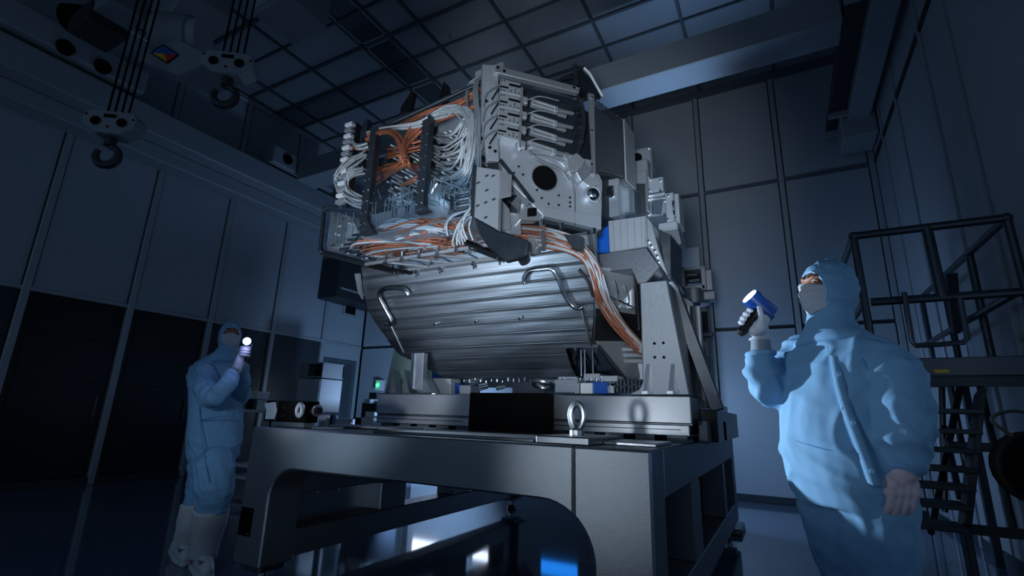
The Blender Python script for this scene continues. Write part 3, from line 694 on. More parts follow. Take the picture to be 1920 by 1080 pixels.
part('top_bracket', MB().prism([at(x, y, y=3.2) for x, y in ((832, 152), (835, 170), (824, 192), (822, 188), (828, 165))], (0, .1, 0)), 'black_gloss', wb_)
part('top_bracket', MB().prism([at(x, y, y=3.2) for x, y in ((752, 200), (772, 170), (776, 172), (768, 210), (750, 212))], (0, .05, 0)), 'black_gloss', wb_)
# toothed comb at the left end
cb = part('comb_strip', MB().box(-3.60, 3.05, 3.05, -3.54, 3.12, 3.98), 'anod', wb_)
for k in range(14):
    z = 3.08+k*.065; MB().box(-3.645+U(0, .01), 2.99, z, -3.545, 3.05, z+.038).build('tooth', 'white' if k % 2 else 'alu_bright', cb, bevel=.004)
part('comb_plate', MB().box(-3.50, 3.1, 3.45, -3.44, 3.16, 4.02), 'anod', wb_)
# terminal rows
for (x0, x1, z0, z1, nr, nc) in ((-3.16, -2.64, 3.06, 3.70, 9, 9), (-2.50, -2.10, 3.02, 3.66, 12, 7)):
    for i in range(nr):
        z = z0+(z1-z0)*i/(nr-1)
        MB().box(x0, 3.40, z-.016, x1, 3.46, z+.016).build('terminal_rail', 'black_gloss', wb_)
        for j in range(nc):
            x = x0+(x1-x0)*(j+.5)/nc
            MB().cyl((x, 3.40, z), (x-.05, 3.22, z+.012), .0125, n=6).build('terminal', 'alu_bright' if (i+j) % 3 else 'anod', wb_, smooth=True)
            if (i*7+j*3) % 4 < 2: MB().cyl((x-.05, 3.22, z+.012), (x-.058, 3.195, z+.014), .0085, n=6).build('terminal_tip', 'white', wb_)
for k in range(16):
    x, z = (-3.12+.03*k if k < 8 else -2.46+.052*(k-8)), U(2.80, 3.02)
    h = U(.06, .20); a = U(-.5, .5)
    MB().obox((x+U(0, .05), 3.16+U(0, .14), z+h/2), (math.cos(a), math.sin(a), 0), (-math.sin(a), math.cos(a), 0), (U(-.2, .2), 0, 1), U(.015, .05), .012, h/2).build('reflector_plate', ('alu_bright', 'chrome', 'alu')[k % 3], wb_, bevel=.003)  # plates added to brighten the lower bay with reflections
for k in range(12):
    a = V(-3.15+.045*k if k < 7 else -2.48+.08*(k-7), 3.06+U(0, .05), U(2.78, 3.16)); b = a+V(U(-.08, .10), 0, U(-.16, .16))
    MB().bar(a, b, .008, .008).build('glint_strut', 'chrome' if k % 2 else 'alu_bright', wb_)  # bright lines of the clear edges modelled as thin metal bars
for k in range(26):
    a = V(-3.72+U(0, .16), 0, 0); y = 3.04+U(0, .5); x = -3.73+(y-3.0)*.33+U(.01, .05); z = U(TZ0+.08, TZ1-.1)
    MB().box(x, y, z, x+U(.03, .09), y+.012, z+U(.008, .018)).build('glint_strip', ('chrome', 'white', 'alu_bright')[k % 3], ct)  # small bright bars modelled as the glints inside the tray
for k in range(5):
    x = -3.70+.07*k; MB().bar((x, 3.03+.03*k, TZ0+.07), (x-.01, 3.03+.03*k, TZ1-.05), .007, .007).build('edge_glint', 'alu_bright', ct)  # thin bright bars stand in for highlights at the tray's left
for k in range(4):
    MB().tube(cr([V(-3.66+.04*k, 3.2+.05*k, TZ1-.04), V(-3.58+.04*k, 3.25, TZ0+.32), V(-3.60+.05*k, 3.28, TZ0+.16), V(-3.68+.05*k, 3.24, TZ0+.08)], 4), .007, n=5).build('cable', 'hose', ct, smooth=True)
for k in range(14):
    a = V(-3.16+.038*k if k < 13 else -2.5, 3.03, U(2.76, 2.84)); MB().bar(a, a+V(U(-.01, .01), 0, U(.10, .34)), .006, .006).build('glint_strut', 'alu_bright', wb_)  # more bars imitating the bright lines in the clear bay
for k in range(10):
    a = V(-2.50+.05*k, 3.03, U(2.86, 2.92)); MB().bar(a, a+V(U(-.03, .03), 0, U(.08, .26)), .006, .006).build('glint_strut', 'alu_bright', wb_)  # same bright lines as bars, right bay
for k in range(8):
    z = 2.80+.03*k; MB().box(-2.40, 3.2, z, -2.22, 3.24, z+.016).build('coil', 'alu_bright' if k % 2 else 'steel', wb_, bevel=.003)
# reflective aluminium boxes seen through the lower clear panels
part('clear_panel', MB().box(-3.18, 3.012, 2.76, -2.63, 3.02, 3.30), 'acrylic', wb_)
part('clear_panel', MB().box(-2.53, 3.012, 2.84, -1.98, 3.02, 3.20), 'acrylic', wb_)
for i, (x0, x1, z0, z1, tl) in enumerate(((-3.10, -2.92, 2.86, 3.10, .03), (-2.90, -2.66, 2.84, 3.04, -.08), (-2.82, -2.70, 3.02, 3.2, .1), (-2.46, -2.30, 2.88, 3.02, .08), (-2.26, -2.06, 2.90, 3.08, -.06), (-3.14, -3.0, 3.1, 3.2, 0))):
    MB().prism([(x0, 3.24, z0), (x1, 3.24, z0+tl*.4), (x1+tl, 3.24, z1), (x0+tl, 3.24, z1)], (.03, .16, 0)).build('reflector_box', 'alu_bright', wb_, bevel=.008)
part('bay_lower_back', MB().box(-3.62, 3.38, 2.72, -2.0, 3.42, 3.10), 'alu_bright', wb_)  # bright plate added to lighten the lower bay
part('tray_plate', MB().box(-3.70, 3.50, TZ0+.05, -3.3, 3.52, TZ1-.04), 'alu_bright', ct)  # bright plates added where the tray interior came out dark
part('tray_plate', MB().prism([(-3.70, 3.2, TZ0+.06), (-3.66, 3.2, TZ1-.08), (-3.40, 3.46, TZ1-.05), (-3.40, 3.46, TZ0+.06)], (.01, .01, 0)), 'alu_bright', ct)
part('bay_floor', MB().box(-3.30, 3.05, 2.70, -2.0, 3.72, 2.715), 'alu', wb_)
for (a, b) in (((-2.70, 3.05, 3.18), (-2.58, 3.05, 2.92)), ((-3.0, 3.06, 3.02), (-2.72, 3.06, 3.05)), ((-2.48, 3.05, 3.12), (-2.2, 3.1, 2.98)), ((-2.9, 3.1, 3.15), (-2.86, 3.08, 2.92)), ((-2.12, 3.06, 3.02), (-2.04, 3.06, 2.84))):
    part('glint_strut', MB().bar(a, b, .012, .012), 'alu_bright', wb_)

# ------------------------------------------------------- cables
def cables(ctrl, n, jit, r, m, par, name='cable', drift=None, seg=4):
    """n cables following pixel control points (x, y, depth); each strays by its own offset"""
    base = [at(x, y, y=d) for x, y, d in ctrl]
    for i in range(n):
        o = V(U(-jit, jit), U(-jit, jit), U(-jit, jit)); P = []
        for k, p in enumerate(base):
            q = p+o+V(U(-1, 1), U(-1, 1), U(-1, 1))*jit*.45
            if drift: q += Vector(drift[k])*((i+.5)/n-.5)
            P.append(q)
        MB().tube(cr(P, seg), r*U(.85, 1.15), n=5, cap=False).build(name, m, par, smooth=True, sharp=180)
cg = 'copper'
cables([(690, 262, 3.04), (715, 249, 3.02), (738, 250, 3.0), (750, 268, 2.99), (756, 295, 3.0), (742, 316, 3.06), (716, 330, 3.2)], 9, .025, .014, cg, wb_)
cables([(800, 232, 3.08), (775, 248, 3.03), (758, 275, 2.98), (760, 300, 2.98), (770, 312, 3.08), (792, 312, 3.2)], 8, .03, .013, cg, wb_)
cables([(762, 302, 2.98), (745, 312, 3.02), (722, 322, 3.12), (700, 332, 3.3)], 9, .02, .012, cg, wb_, drift=[(0, 0, 0), (0, 0, .04), (0, 0, .12), (0, 0, .22)])
cables([(800, 270, 3.1), (770, 278, 3.05), (745, 285, 3.02), (725, 288, 3.2)], 6, .02, .012, cg, wb_, drift=[(0, 0, .1), (0, 0, .05), (0, 0, .04), (0, 0, .1)])
cables([(690, 258, 3.1), (740, 238, 3.12), (800, 215, 3.12), (860, 195, 3.15), (905, 165, 3.2)], 9, .025, .012, cg, wb_)
cables([(800, 232, 3.1), (850, 214, 3.1), (890, 200, 3.12), (905, 190, 3.2)], 7, .022, .012, cg, wb_)
cables([(800, 330, 3.15), (780, 335, 3.05), (755, 345, 3.1)], 4, .02, .011, cg, wb_)
cables([(690, 250, 3.1), (720, 240, 3.02), (780, 232, 3.0), (805, 222, 3.0)], 4, .02, .013, 'hose', wb_)
# white hoses arching from the right bay to the corner
for (x, y) in ((818, 250), (822, 262), (815, 275), (826, 285), (818, 296), (830, 304), (822, 312), (834, 320), (826, 330), (838, 338), (845, 330), (848, 318), (840, 300), (846, 290)):
    cables([(x, y, 3.24), (x+22+U(0, 8), y-2+U(-4, 4), 3.08), (872+U(-4, 8), y-30+U(-8, 8), 3.0), (884+U(-4, 6), 232+U(-12, 22), 3.0), (868+U(-10, 14), 206+U(-6, 8), 3.02), (835+U(-8, 8), 206+U(-4, 8), 3.04), (803, 221, 3.04)], 2, .020, .0088, 'hose', wb_)
cables([(840, 345, 3.2), (868, 335, 3.06), (886, 300, 3.0), (889, 250, 3.0), (888, 215, 3.02)], 9, .024, .0088, 'hose', wb_, drift=[(.1, 0, -.1), (.06, 0, -.1), (0, 0, 0), (0, 0, 0), (0, 0, 0)])
cables([(899, 320, 3.05), (898, 270, 3.02), (898, 220, 3.02), (893, 165, 3.04), (906, 145, 3.1)], 8, .022, .010, 'hose_grey', wb_)
cables([(888, 300, 3.02), (875, 200, 3.05), (880, 160, 3.1), (908, 140, 3.1)], 3, .02, .009, 'hose_grey', wb_)
# left bay hoses
cables([(686, 290, 3.1), (660, 305, 3.02), (640, 322, 3.0), (632, 340, 3.02), (642, 362, 3.04), (665, 380, 3.06), (690, 386, 3.1)], 11, .028, .0085, 'hose', wb_)
cables([(682, 318, 3.1), (662, 325, 3.03), (650, 340, 3.02), (655, 358, 3.05), (678, 372, 3.1)], 10, .03, .0085, 'hose', wb_)
cables([(692, 270, 3.06), (672, 275, 3.02), (660, 262, 3.1), (660, 285, 3.1)], 4, .02, .012, 'hose', wb_)
cables([(688, 280, 3.1), (668, 278, 3.05), (664, 268, 3.12)], 4, .015, .014, cg, wb_)
# loops lying inside the lower bay and on the tray floor
for k in range(12):
    x0 = U(690, 760)
    cables([(x0, U(425, 440), 3.1), (x0+40, U(410, 425), 3.05), (x0+80, U(412, 430), 3.08), (x0+125, U(424, 440), 3.15)], 2, .02, .010, cg if k % 3 == 0 else 'hose', wb_)
cables([(866, 455, 3.1), (862, 435, 3.05), (870, 412, 3.02), (886, 390, 3.02)], 10, .02, .009, 'hose', wb_, drift=[(.22, 0, 0), (.16, 0, 0), (.08, 0, 0), (.05, 0, .06)])
cables([(840, 440, 3.1), (836, 420, 3.06), (848, 404, 3.05), (880, 392, 3.1)], 4, .012, .011, 'hose', wb_)
for k in range(26):
    y0 = 3.1+.6*(k/26); z = TZ0+.05+U(0, .05)
    P = [V(-3.50+.1*(y0-3)+U(-.03, .03), y0, z), V(-3.3+U(-.04, .04), y0+U(-.03, .05), z+.02), V(-3.05+U(-.05, .05), 3.42+(y0-3.42)*.35, z+.03+U(0, .03)), V(-2.75+U(-.1, .1), 3.40+(y0-3.4)*.3, z+U(0, .02)), V(-2.6+U(-.1, .15), 3.45+U(-.1, .1), z)]
    MB().tube(cr(P, 4), .0125*U(.85, 1.15), n=5, cap=False).build('cable', cg if k % 9 else 'hose', ct, smooth=True, sharp=180)
for k in range(20):
    y0 = 3.46+.26*rnd(); z = TZ0+.035+U(0, .05)
    P = [V(-3.1+.05*k+U(-.05, .05), y0-.05, z), V(-2.95+.05*k, y0+U(-.05, .05), z+.02), V(-2.8+.05*k, y0+U(-.06, .06), z+.01), V(-2.65+.045*k, y0+U(-.06, .06), z)]
    MB().tube(cr(P, 4), .0125, n=5, cap=False).build('cable', cg if k % 4 else 'hose', ct, smooth=True, sharp=180)
for k in range(8):
    P = [V(-3.0+.1*k, 3.12+U(0, .1), TZ0+.10), V(-2.8+.09*k, 3.18+U(0, .1), TZ0+.14), V(-2.55+.07*k, 3.25+U(0, .1), TZ0+.12)]
    MB().tube(cr(P, 4), .0115, n=5, cap=False).build('cable', cg if k % 2 else 'hose', ct, smooth=True, sharp=180)

# ------------------------------------------------------- lens head: the face turned 47 degrees
O45 = V(-1.93, 3.03, 0); A45 = math.radians(47); E45 = V(math.cos(A45), math.sin(A45), 0); N45 = V(math.sin(A45), -math.cos(A45), 0)
def f45(px_, py_, d=0):
    r = Vector(ray(px_, py_)); o = V(0, 0, CAM_H); t = ((O45+N45*d)-o).dot(N45)/r.dot(N45); return o+r*t
def poly45(mb, pts, d, dep): return mb.prism([f45(x, y, d) for x, y in pts], -N45*dep)
def box45(mb, x0, y0, x1, y1, d, dep):
    a, b = f45(x0, y0, d), f45(x1, y1, d); s0, s1 = (a-O45).dot(E45), (b-O45).dot(E45)
    P = [O45+N45*d+E45*s+V(0, 0, z) for s, z in ((s0, b.z), (s1, b.z), (s1, a.z), (s0, a.z))]
    return mb.prism(P, -N45*dep)
lh = part('lens_head', poly45(MB(), ((932, 262), (1112, 300), (1130, 340), (1128, 428), (1019, 404), (945, 330)), -.05, .25), 'alu_matte', bevel=.006)
part('core', MB().prism([O45-N45*.12+E45*.03, O45-N45*.12+E45*.9, V(-1.2, 4.3, 0), V(-1.9, 4.3, 0), V(-1.93, 3.4, 0)], (0, 0, 1)), 'anod', lh)
lh.children[-1].location.z = 2.95*K
# opening with a dark bore
hc = f45(1021, 334, -.045)
ringm = MB().ring(hc, N45, .118, .008, n=32, k=6); ringm.build('aperture_rim', 'alu', lh, smooth=True)
MB().cyl(hc+N45*.002, hc+N45*.006, .112, n=32).build('aperture', 'black', lh, smooth=True)
# arched seam of the plate, bolts
arc = [f45(x, y, -.04) for x, y in ((994, 288), (1020, 292), (1048, 304), (1066, 322), (1075, 345), (1078, 375), (1077, 422))]
MB().tube(cr(arc, 4), .006, n=6).build('plate_seam', 'steel', lh, smooth=True)
for x, y in ((963, 325), (972, 313), (980, 328), (1006, 357), (1015, 372), (1028, 383), (1047, 367), (1047, 385), (1068, 371), (1068, 380), (1068, 388), (1097, 404), (1090, 418), (1104, 420)):
    p = f45(x, y, -.05); MB().cyl(p, p+N45*.012, .010, n=8).build('bolt', 'steel_dark', lh, smooth=True)
part('base_bar', poly45(MB(), ((1019, 386), (1128, 404), (1128, 430), (1019, 404)), -.035, .12), 'alu_matte', lh, bevel=.004)
part('base_ledge', poly45(MB(), ((1000, 402), (1128, 431), (1128, 442), (1000, 414)), -.10, .2), 'anod', lh, bevel=.004)
for x, y in ((1017, 418), (1052, 424), (1112, 433)):
    p = f45(x, y, -.06); MB().cyl(p-V(0, 0, .03), p+V(0, 0, .02), .028, n=12).build('mount', 'chrome', lh, smooth=True)
part('side_window', poly45(MB(), ((991, 390), (1006, 389), (1006, 403), (991, 404)), -.03, .05), 'black', lh)
part('window_block', poly45(MB(), ((976, 384), (1020, 384), (1020, 412), (976, 412)), -.06, .1), 'alu', lh, bevel=.005)
part('rear_knob', MB().cyl(f45(985, 378, -.02)-N45*.06, f45(985, 378, -.02), .035, n=16), 'alu', lh, smooth=True)
# left upright flange, top bar
rk = part('board_rack', box45(MB(), 930, 150, 1085, 290, -.16, .02), 'anod')
part('rack_upright', poly45(MB(), ((905, 120), (934, 122), (937, 300), (914, 302), (904, 220)), .0, .05), 'alu_matte', rk, bevel=.004)
part('rack_bar', poly45(MB(), ((930, 122), (1088, 163), (1086, 174), (928, 135)), .03, .06), 'alu', rk, bevel=.004)
part('rack_post', poly45(MB(), ((916, 150), (930, 150), (936, 302), (916, 300)), .02, .03), 'alu_matte', rk, bevel=.004)
for x, y in ((933, 127), (945, 134), (1076, 165), (1083, 163), (911, 190), (918, 277), (928, 284)):
    p = f45(x, y, .03); MB().cyl(p, p+N45*.010, .013, n=10).build('bolt', 'black_gloss', rk, smooth=True)
part('rack_shelf', box45(MB(), 936, 256, 1000, 268, .0, .14), 'alu', rk, bevel=.003)
for r_ in range(4):
    dy = 27.5*r_; dx = -1.2*r_
    b = part('board', poly45(MB(), ((940+dx, 147+dy), (976+dx, 156+dy), (976+dx, 181+dy), (938+dx, 172+dy)), .03, .10), 'alu_bright', rk, bevel=.003)
    part('slot', poly45(MB(), ((955+dx, 156+dy), (976+dx, 161+dy), (976+dx, 165+dy), (955+dx, 160+dy)), .034, .02), 'black_gloss', b)
    part('slot', poly45(MB(), ((939+dx, 160+dy), (953+dx, 163+dy), (953+dx, 166+dy), (939+dx, 163+dy)), .034, .02), 'black_gloss', b)
    for x, y in ((941, 151), (946, 152), (940, 169), (945, 170), (966, 173), (973, 175), (958, 171), (966, 168)):
        p = f45(x+dx, y+dy, .03); MB().cyl(p, p+N45*.006, .006, n=6).build('screw', 'black_gloss', b)
    part('board_edge', poly45(MB(), ((977+dx, 163+dy), (981+dx, 164+dy), (981+dx, 196+dy), (977+dx, 192+dy)), .04, .05), 'alu', b)
    part('latch', poly45(MB(), ((981+dx, 180+dy), (990+dx, 183+dy), (989+dx, 195+dy), (981+dx, 192+dy)), .03, .04), 'alu_bright', b, bevel=.003)
    part('pull_rod', MB().cyl(f45(921+dx, 188+dy, .05), f45(935+dx, 166+dy, .04), .007, n=6), 'chrome', b, smooth=True)
    part('wire', MB().tube(cr([f45(935+dx, 162+dy, .02), f45(922+dx, 168+dy, .05), f45(911+dx, 178+dy, .05), f45(906+dx, 200+dy, .04)], 4), .008, n=6), 'hose_grey', b, smooth=True)
    # channel lever
    ly = 184+26.5*r_; lx = 998-1.0*r_
    lv = part('lever', poly45(MB(), ((lx, ly), (lx+46, ly+15), (lx+46, ly+19), (lx, ly+4)), .03, .05), 'alu_bright', rk, bevel=.003)
    part('lever_flange', poly45(MB(), ((lx+1, ly+9), (lx+46, ly+22), (lx+46, ly+25), (lx+1, ly+12)), .03, .05), 'alu_bright', lv, bevel=.003)
    part('lever_end', poly45(MB(), ((lx, ly), (lx+5, ly+2), (lx+5, ly+13), (lx-1, ly+11)), .035, .05), 'alu_bright', lv, bevel=.003)
    part('lever_end', poly45(MB(), ((lx+42, ly+14), (lx+49, ly+16), (lx+49, ly+26), (lx+42, ly+24)), .035, .05), 'alu_bright', lv, bevel=.003)
    part('lever_arm', poly45(MB(), ((lx+48, ly+18), (lx+79, ly+26), (lx+79, ly+30), (lx+48, ly+24)), .02, .03), 'alu', lv, bevel=.003)
    part('lever_tab', poly45(MB(), ((lx+49, ly+27), (lx+65, ly+31), (lx+65, ly+36), (lx+49, ly+31)), .01, .03), 'alu', lv, bevel=.003)
    part('lever_wire', MB().tube(cr([f45(lx-8, ly+3, 0), f45(lx+15, ly-3, .02), f45(lx+50, ly+5, .0)], 4), .007, n=6), 'hose_grey', lv, smooth=True)
    part('hinge', MB().cyl(f45(lx-10, ly, .0), f45(lx-10, ly+16, .0), .012, n=8), 'anod', lv, smooth=True)
for k in range(9):
    p = f45(1084+U(-4, 8), 190+k*13, -.04); part('rack_clip', MB().obox(p, E45, N45, (0, 0, 1), .02, .03, .012), 'anod' if k % 2 else 'steel', rk)
for k in range(5):
    part('harness', MB().tube(cr([f45(1080+U(-3, 6), 172, -.06), f45(1092+U(-4, 4), 210, -.03), f45(1090+U(-4, 4), 255, -.03), f45(1082+U(-6, 6), 292, -.04)], 4), .012, n=6), 'rubber', rk, smooth=True)
part('drain_hose', MB().tube(cr([f45(992, 282, .02), f45(1000, 293, .04), f45(1022, 306, .03), f45(1050, 318, .03), f45(1066, 338, .02)], 5), .014, n=8), 'hose_grey', rk, smooth=True)
# dome frame behind the rack with the highlight of its edge modelled as a white tube
dome = part('dome_frame', MB().tube(cr([f45(x, y, -.5) for x, y in ((1020, 147), (1050, 137), (1080, 128), (1096, 128), (1108, 140))], 5), .016, n=6), 'anod', smooth=True)
part('dome_post', MB().bar(f45(1078, 122, -.5), f45(1082, 160, -.5), .04, .04), 'anod', dome)
part('dome_rail', MB().tube(cr([f45(x, y, -.42) for x, y in ((1030, 156), (1056, 148), (1084, 142))], 4), .012, n=6), 'anod', dome, smooth=True)
part('dome_panel', MB().prism([f45(x, y, -.6) for x, y in ((1030, 160), (1055, 143), (1090, 130), (1110, 150), (1128, 182), (1100, 185))], N45*-.05), 'anod', dome)
part('edge_highlight', MB().tube([f45(x, y, -.45) for x, y in ((1095, 127), (1106, 138), (1117, 158), (1130, 181))], .014, n=6), 'white', dome, smooth=True)

# perforated shield with bright side flange
ps = [f45(x, y, .02) for x, y in ((1103, 174), (1168, 224), (1172, 337), (1113, 325))]
part('bright_backing', MB().prism([f45(x, y, -.10) for x, y in ((1116, 200), (1166, 240), (1170, 330), (1118, 318))], -N45*.02), 'alu_bright', lh)  # bright plate added in place of the lit interior behind the holes
me = MB().add(ps, [(0, 1, 2, 3)]).build('perforated_shield', 'perforated', mc)
uv = me.data.uv_layers.new()
for lp in me.data.loops:
    p = me.data.vertices[lp.vertex_index].co; uv.data[lp.index].uv = (p.dot(E45)/.0165, p.z/.0165)
mod = me.modifiers.new('t', 'SOLIDIFY'); mod.thickness = .004
part('shield_strip', MB().prism([f45(x, y, .026) for x, y in ((1103, 174), (1114, 177), (1117, 327), (1112, 325))], -N45*.02), 'alu', me)
for y in (183, 245, 308):
    p = f45(1109, y, .028); MB().cyl(p, p+N45*.01, .010, n=8).build('bolt', 'chrome', me)
q0, q1 = f45(1168, 224, .02), f45(1172, 338, .02)
w1 = q1+V(.03, .22, 0); w0 = V(w1.x, w1.y, f45(1183, 250, -.1).z)
part('shield_flange', MB().prism([q0, q1, w1, w0], (.012, .004, 0)), 'alu_bright', me)

# ------------------------------------------------------- left cheek plate beside the bays
chk = part('cheek_plate', MB().prism([at(x, y, y=2.99) for x, y in ((893, 312), (936, 318), (933, 431), (888, 406))], (0, .05, 0)), 'alu_matte', bevel=.004)
for k, (x, y) in enumerate(((913, 330), (913, 357), (911, 380), (911, 408), (926, 374), (897, 343), (896, 386), (925, 330))):
    p = at(x, y, y=2.985); MB().obox(p, V(.9, 0, .3), (0, 1, 0), V(-.3, 0, .9), .014, .008, .006).build('slot', 'steel_dark', chk)
part('cheek_edge', MB().bar(at(890, 310, y=2.98), at(886, 405, y=2.98), .02, .03), 'anod', chk)
p0, p1 = at(936, 318, y=2.99), at(933, 431, y=2.99)
part('cheek_side', MB().prism([p0, at(936, 372, y=2.99), at(936, 372, y=2.99)+V(.055, .09, .05), p0+V(.06, .10, -.01)], (-.006, .012, 0)), 'alu_bright', chk, bevel=.002)
part('cheek_bracket', MB().prism([f45(x, y, -.10) for x, y in ((936, 368), (956, 392), (958, 430), (936, 432))], -N45*.04), 'alu', chk, bevel=.004)
part('cheek_strut', MB().bar(f45(938, 300, -.03), f45(1000, 380, -.03), .03, .02), 'anod', chk)
part('under_shroud', MB().prism([at(x, y, y=3.05) for x, y in ((888, 406), (934, 432), (990, 450), (985, 480), (945, 490), (920, 470), (898, 440))], (0, .07, 0)), 'steel_dark', bevel=.01)
part('under_pipe', MB().tube(cr([at(935, 440, y=3.2), at(965, 462, y=3.25), at(985, 490, y=3.4)], 4), .05, n=12), 'steel', smooth=True)
part('truss_plate', MB().prism([f45(x, y, -.14) for x, y in ((938, 372), (958, 398), (975, 400), (978, 440), (938, 436))], -N45*.03), 'alu', bevel=.004)

# ------------------------------------------------------- rear housing at the right of the shield
rY = 4.35
def rb(x0, y0, x1, y1, Y, dep, m_, par=None, name='rear_block', bev=.008):
    a, b = at(x0, y1, y=Y), at(x1, y0, y=Y); return part(name, MB().box(a.x, Y, a.z, b.x, Y+dep, b.z), m_, par, bevel=bev)
rr = rb(1128, 318, 1212, 408, rY, .5, 'alu', name='rear_housing')
rb(1126, 340, 1190, 412, rY-.25, .22, 'acrylic', rr, 'clear_cover', .01)
rb(1132, 350, 1180, 404, rY-.08, .05, 'alu_bright', rr, 'inner_box')
rb(1168, 357, 1198, 363, rY-.02, .03, 'steel_dark', rr, 'handle_bar', .003)
rb(1124, 332, 1160, 410, rY-.22, .2, 'alu_bright', rr, 'inner_box')
rb(1130, 346, 1150, 372, rY-.26, .04, 'chrome', rr, 'inner_box')
rb(1178, 296, 1214, 340, rY+.02, .4, 'alu', rr, 'tower', .01)
tw = rb(1184, 272, 1221, 320, rY+.25, .16, 'alu', rr, 'tower_head', .015)
p = at(1193, 298, y=rY+.245); MB().cyl(p, p+V(0, -.01, 0), .062, n=24).build('port_hole', 'black', tw)
MB().ring(p, (0, 1, 0), .066, .009, n=24).build('port_rim', 'alu_bright', tw, smooth=True)
rb(1208, 310, 1222, 368, rY+.15, .3, 'alu', rr, 'tower_wing')
b1 = rb(1216, 330, 1243, 362, rY+.10, .3, 'alu_matte', rr, 'side_box')
rb(1206, 361, 1246, 368, rY+.05, .35, 'alu_bright', b1, 'ledge', .004)
rb(1212, 368, 1250, 408, rY+.12, .35, 'alu', rr, 'side_box')
b2 = rb(1250, 360, 1262, 416, rY+.02, .05, 'alu_matte', rr, 'mirror_frame', .004)
rb(1262, 362, 1272, 420, rY+.10, .25, 'alu_matte', rr, 'mirror_frame', .004)
p = at(1264, 392, y=rY+.02); MB().cyl(p, p+V(.012, 0, 0), .085, n=24).build('mirror', 'chrome', b2)
rb(1234, 413, 1270, 431, rY+.02, .3, 'alu_matte', rr, 'lower_box')
part('lower_wedge', MB().prism([at(x, y, y=rY+.05) for x, y in ((1238, 430), (1272, 425), (1279, 456), (1258, 466))], (0, .25, 0)), 'steel', rr, bevel=.006)
for k in range(9):
    rb(1190+2.4*k, 344, 1191.2+2.4*k, 400, rY-.008, .01, 'steel', rr, 'rib_strip', 0)
for (x, y, d_) in ((1218, 336, .09), (1238, 338, .09), (1218, 356, .09), (1238, 357, .09), (1216, 374, .11), (1246, 376, .11), (1216, 402, .11), (1246, 402, .11), (1253, 366, .01), (1253, 411, .01), (1182, 304, .01), (1182, 334, .01), (1188, 277, .24), (1216, 277, .24)):
    p = at(x, y, y=rY+d_); MB().cyl(p-V(0, .008, 0), p+V(0, .01, 0), .011, n=8).build('screw', 'chrome', rr, smooth=True)
part('guide_bar', MB().bar(at(1213, 320, y=rY+.05), at(1216, 400, y=rY+.05), .02, .02), 'chrome', rr)
part('window_pane', MB().prism([at(x, y, y=rY+.115) for x, y in ((1220, 372), (1244, 372), (1240, 402), (1222, 402))], (0, .004, 0)), 'chrome', rr)
part('conduit', MB().tube(cr([at(1214, 408, y=rY), at(1222, 430, y=rY-.1), at(1240, 446, y=rY-.1)], 4), .014, n=8), 'chrome', rr, smooth=True)
for k in range(5): part('panel_groove', MB().bar(at(1150+13*k, 414-1.5*k, y=4.147), at(1152+13*k, 472-1.6*k, y=4.149), .004, .004), 'column_steel')
# clamped prism blocks between lens head and shield
for i, (pts, d) in enumerate(((((1062, 296), (1082, 286), (1098, 300), (1090, 318), (1066, 322)), .02), (((1080, 322), (1098, 306), (1112, 318), (1090, 340)), .05), (((1094, 318), (1116, 326), (1128, 344), (1108, 352), (1090, 340)), .0), (((1056, 296), (1062, 284), (1070, 288), (1064, 300)), .02))):
    part('prism_block', poly45(MB(), pts, d, .10), 'alu_bright' if i != 1 else 'alu', bevel=.006)
p = f45(1110, 366, -.02)
rl = part('round_lens', MB().ball(p-N45*.01, .072, .072, .072, n=24, k=16), 'chrome', smooth=True)
MB().ring(p+N45*.02, N45, .07, .01, n=24).build('lens_rim', 'alu_bright', rl, smooth=True)
part('lens_backplate', poly45(MB(), ((1092, 346), (1128, 350), (1128, 400), (1092, 394)), -.10, .05), 'alu', rl, bevel=.004)
# bracket arm carried by the right column
part('arm_panel', MB().prism([at(x, y, y=4.15) for x, y in ((1140, 414), (1212, 404), (1216, 462), (1143, 474))], (0, .10, 0)), 'alu_matte', bevel=.004)
part('blue_panel', MB().prism([at(x, y, y=4.2) for x, y in ((1118, 440), (1145, 418), (1145, 474), (1118, 474))], (0, .08, 0)), 'blue', bevel=.004)
part('arm_shelf', MB().prism([at(1122, 476, y=4.0), at(1212, 464, y=4.0), at(1238, 500, y=4.0), at(1212, 530, y=4.0), at(1196, 533, y=4.0), at(1185, 505, y=4.0), at(1124, 512, y=4.0)], (0, .22, 0)), 'steel', bevel=.006)
hs = MB().prism([at(x, y, y=3.97) for x, y in ((1212, 405), (1222, 418), (1236, 470), (1256, 524), (1236, 496), (1214, 462))], (.02, .6, 0))
part('arm_side', hs, 'alu', bevel=.004)
part('arm_web', MB().prism([at(x, y, y=4.0) for x, y in ((1234, 432), (1258, 440), (1258, 520), (1247, 505))], (.02, .4, 0)), 'steel_dark', bevel=.004)
for x, y in ((1216, 452), (1221, 461), (1228, 470), (1232, 480), (1234, 490)):
    p = at(x, y, y=3.95); part('screw', MB().cyl(p-V(0, .01, 0), p+V(0, .02, 0), .012, n=8), 'chrome', smooth=True)
for x0, x1, m_ in ((1145, 1172, 'alu'), (1172, 1190, 'alu_bright'), (1150, 1160, 'chrome')):
    p, q = at((x0+x1)/2, 512, y=4.3), at((x0+x1)/2+2, 580, y=4.3); part('cylinder', MB().cyl(p, q, abs(at(x1, 540, y=4.3).x-at(x0, 540, y=4.3).x)/2, n=16), m_, smooth=True, bevel=.004)
p, q = at(1192, 512, y=4.2), at(1198, 620, y=4.2); part('damper_rod', MB().cyl(p, q, .022, n=10), 'black_gloss', smooth=True)
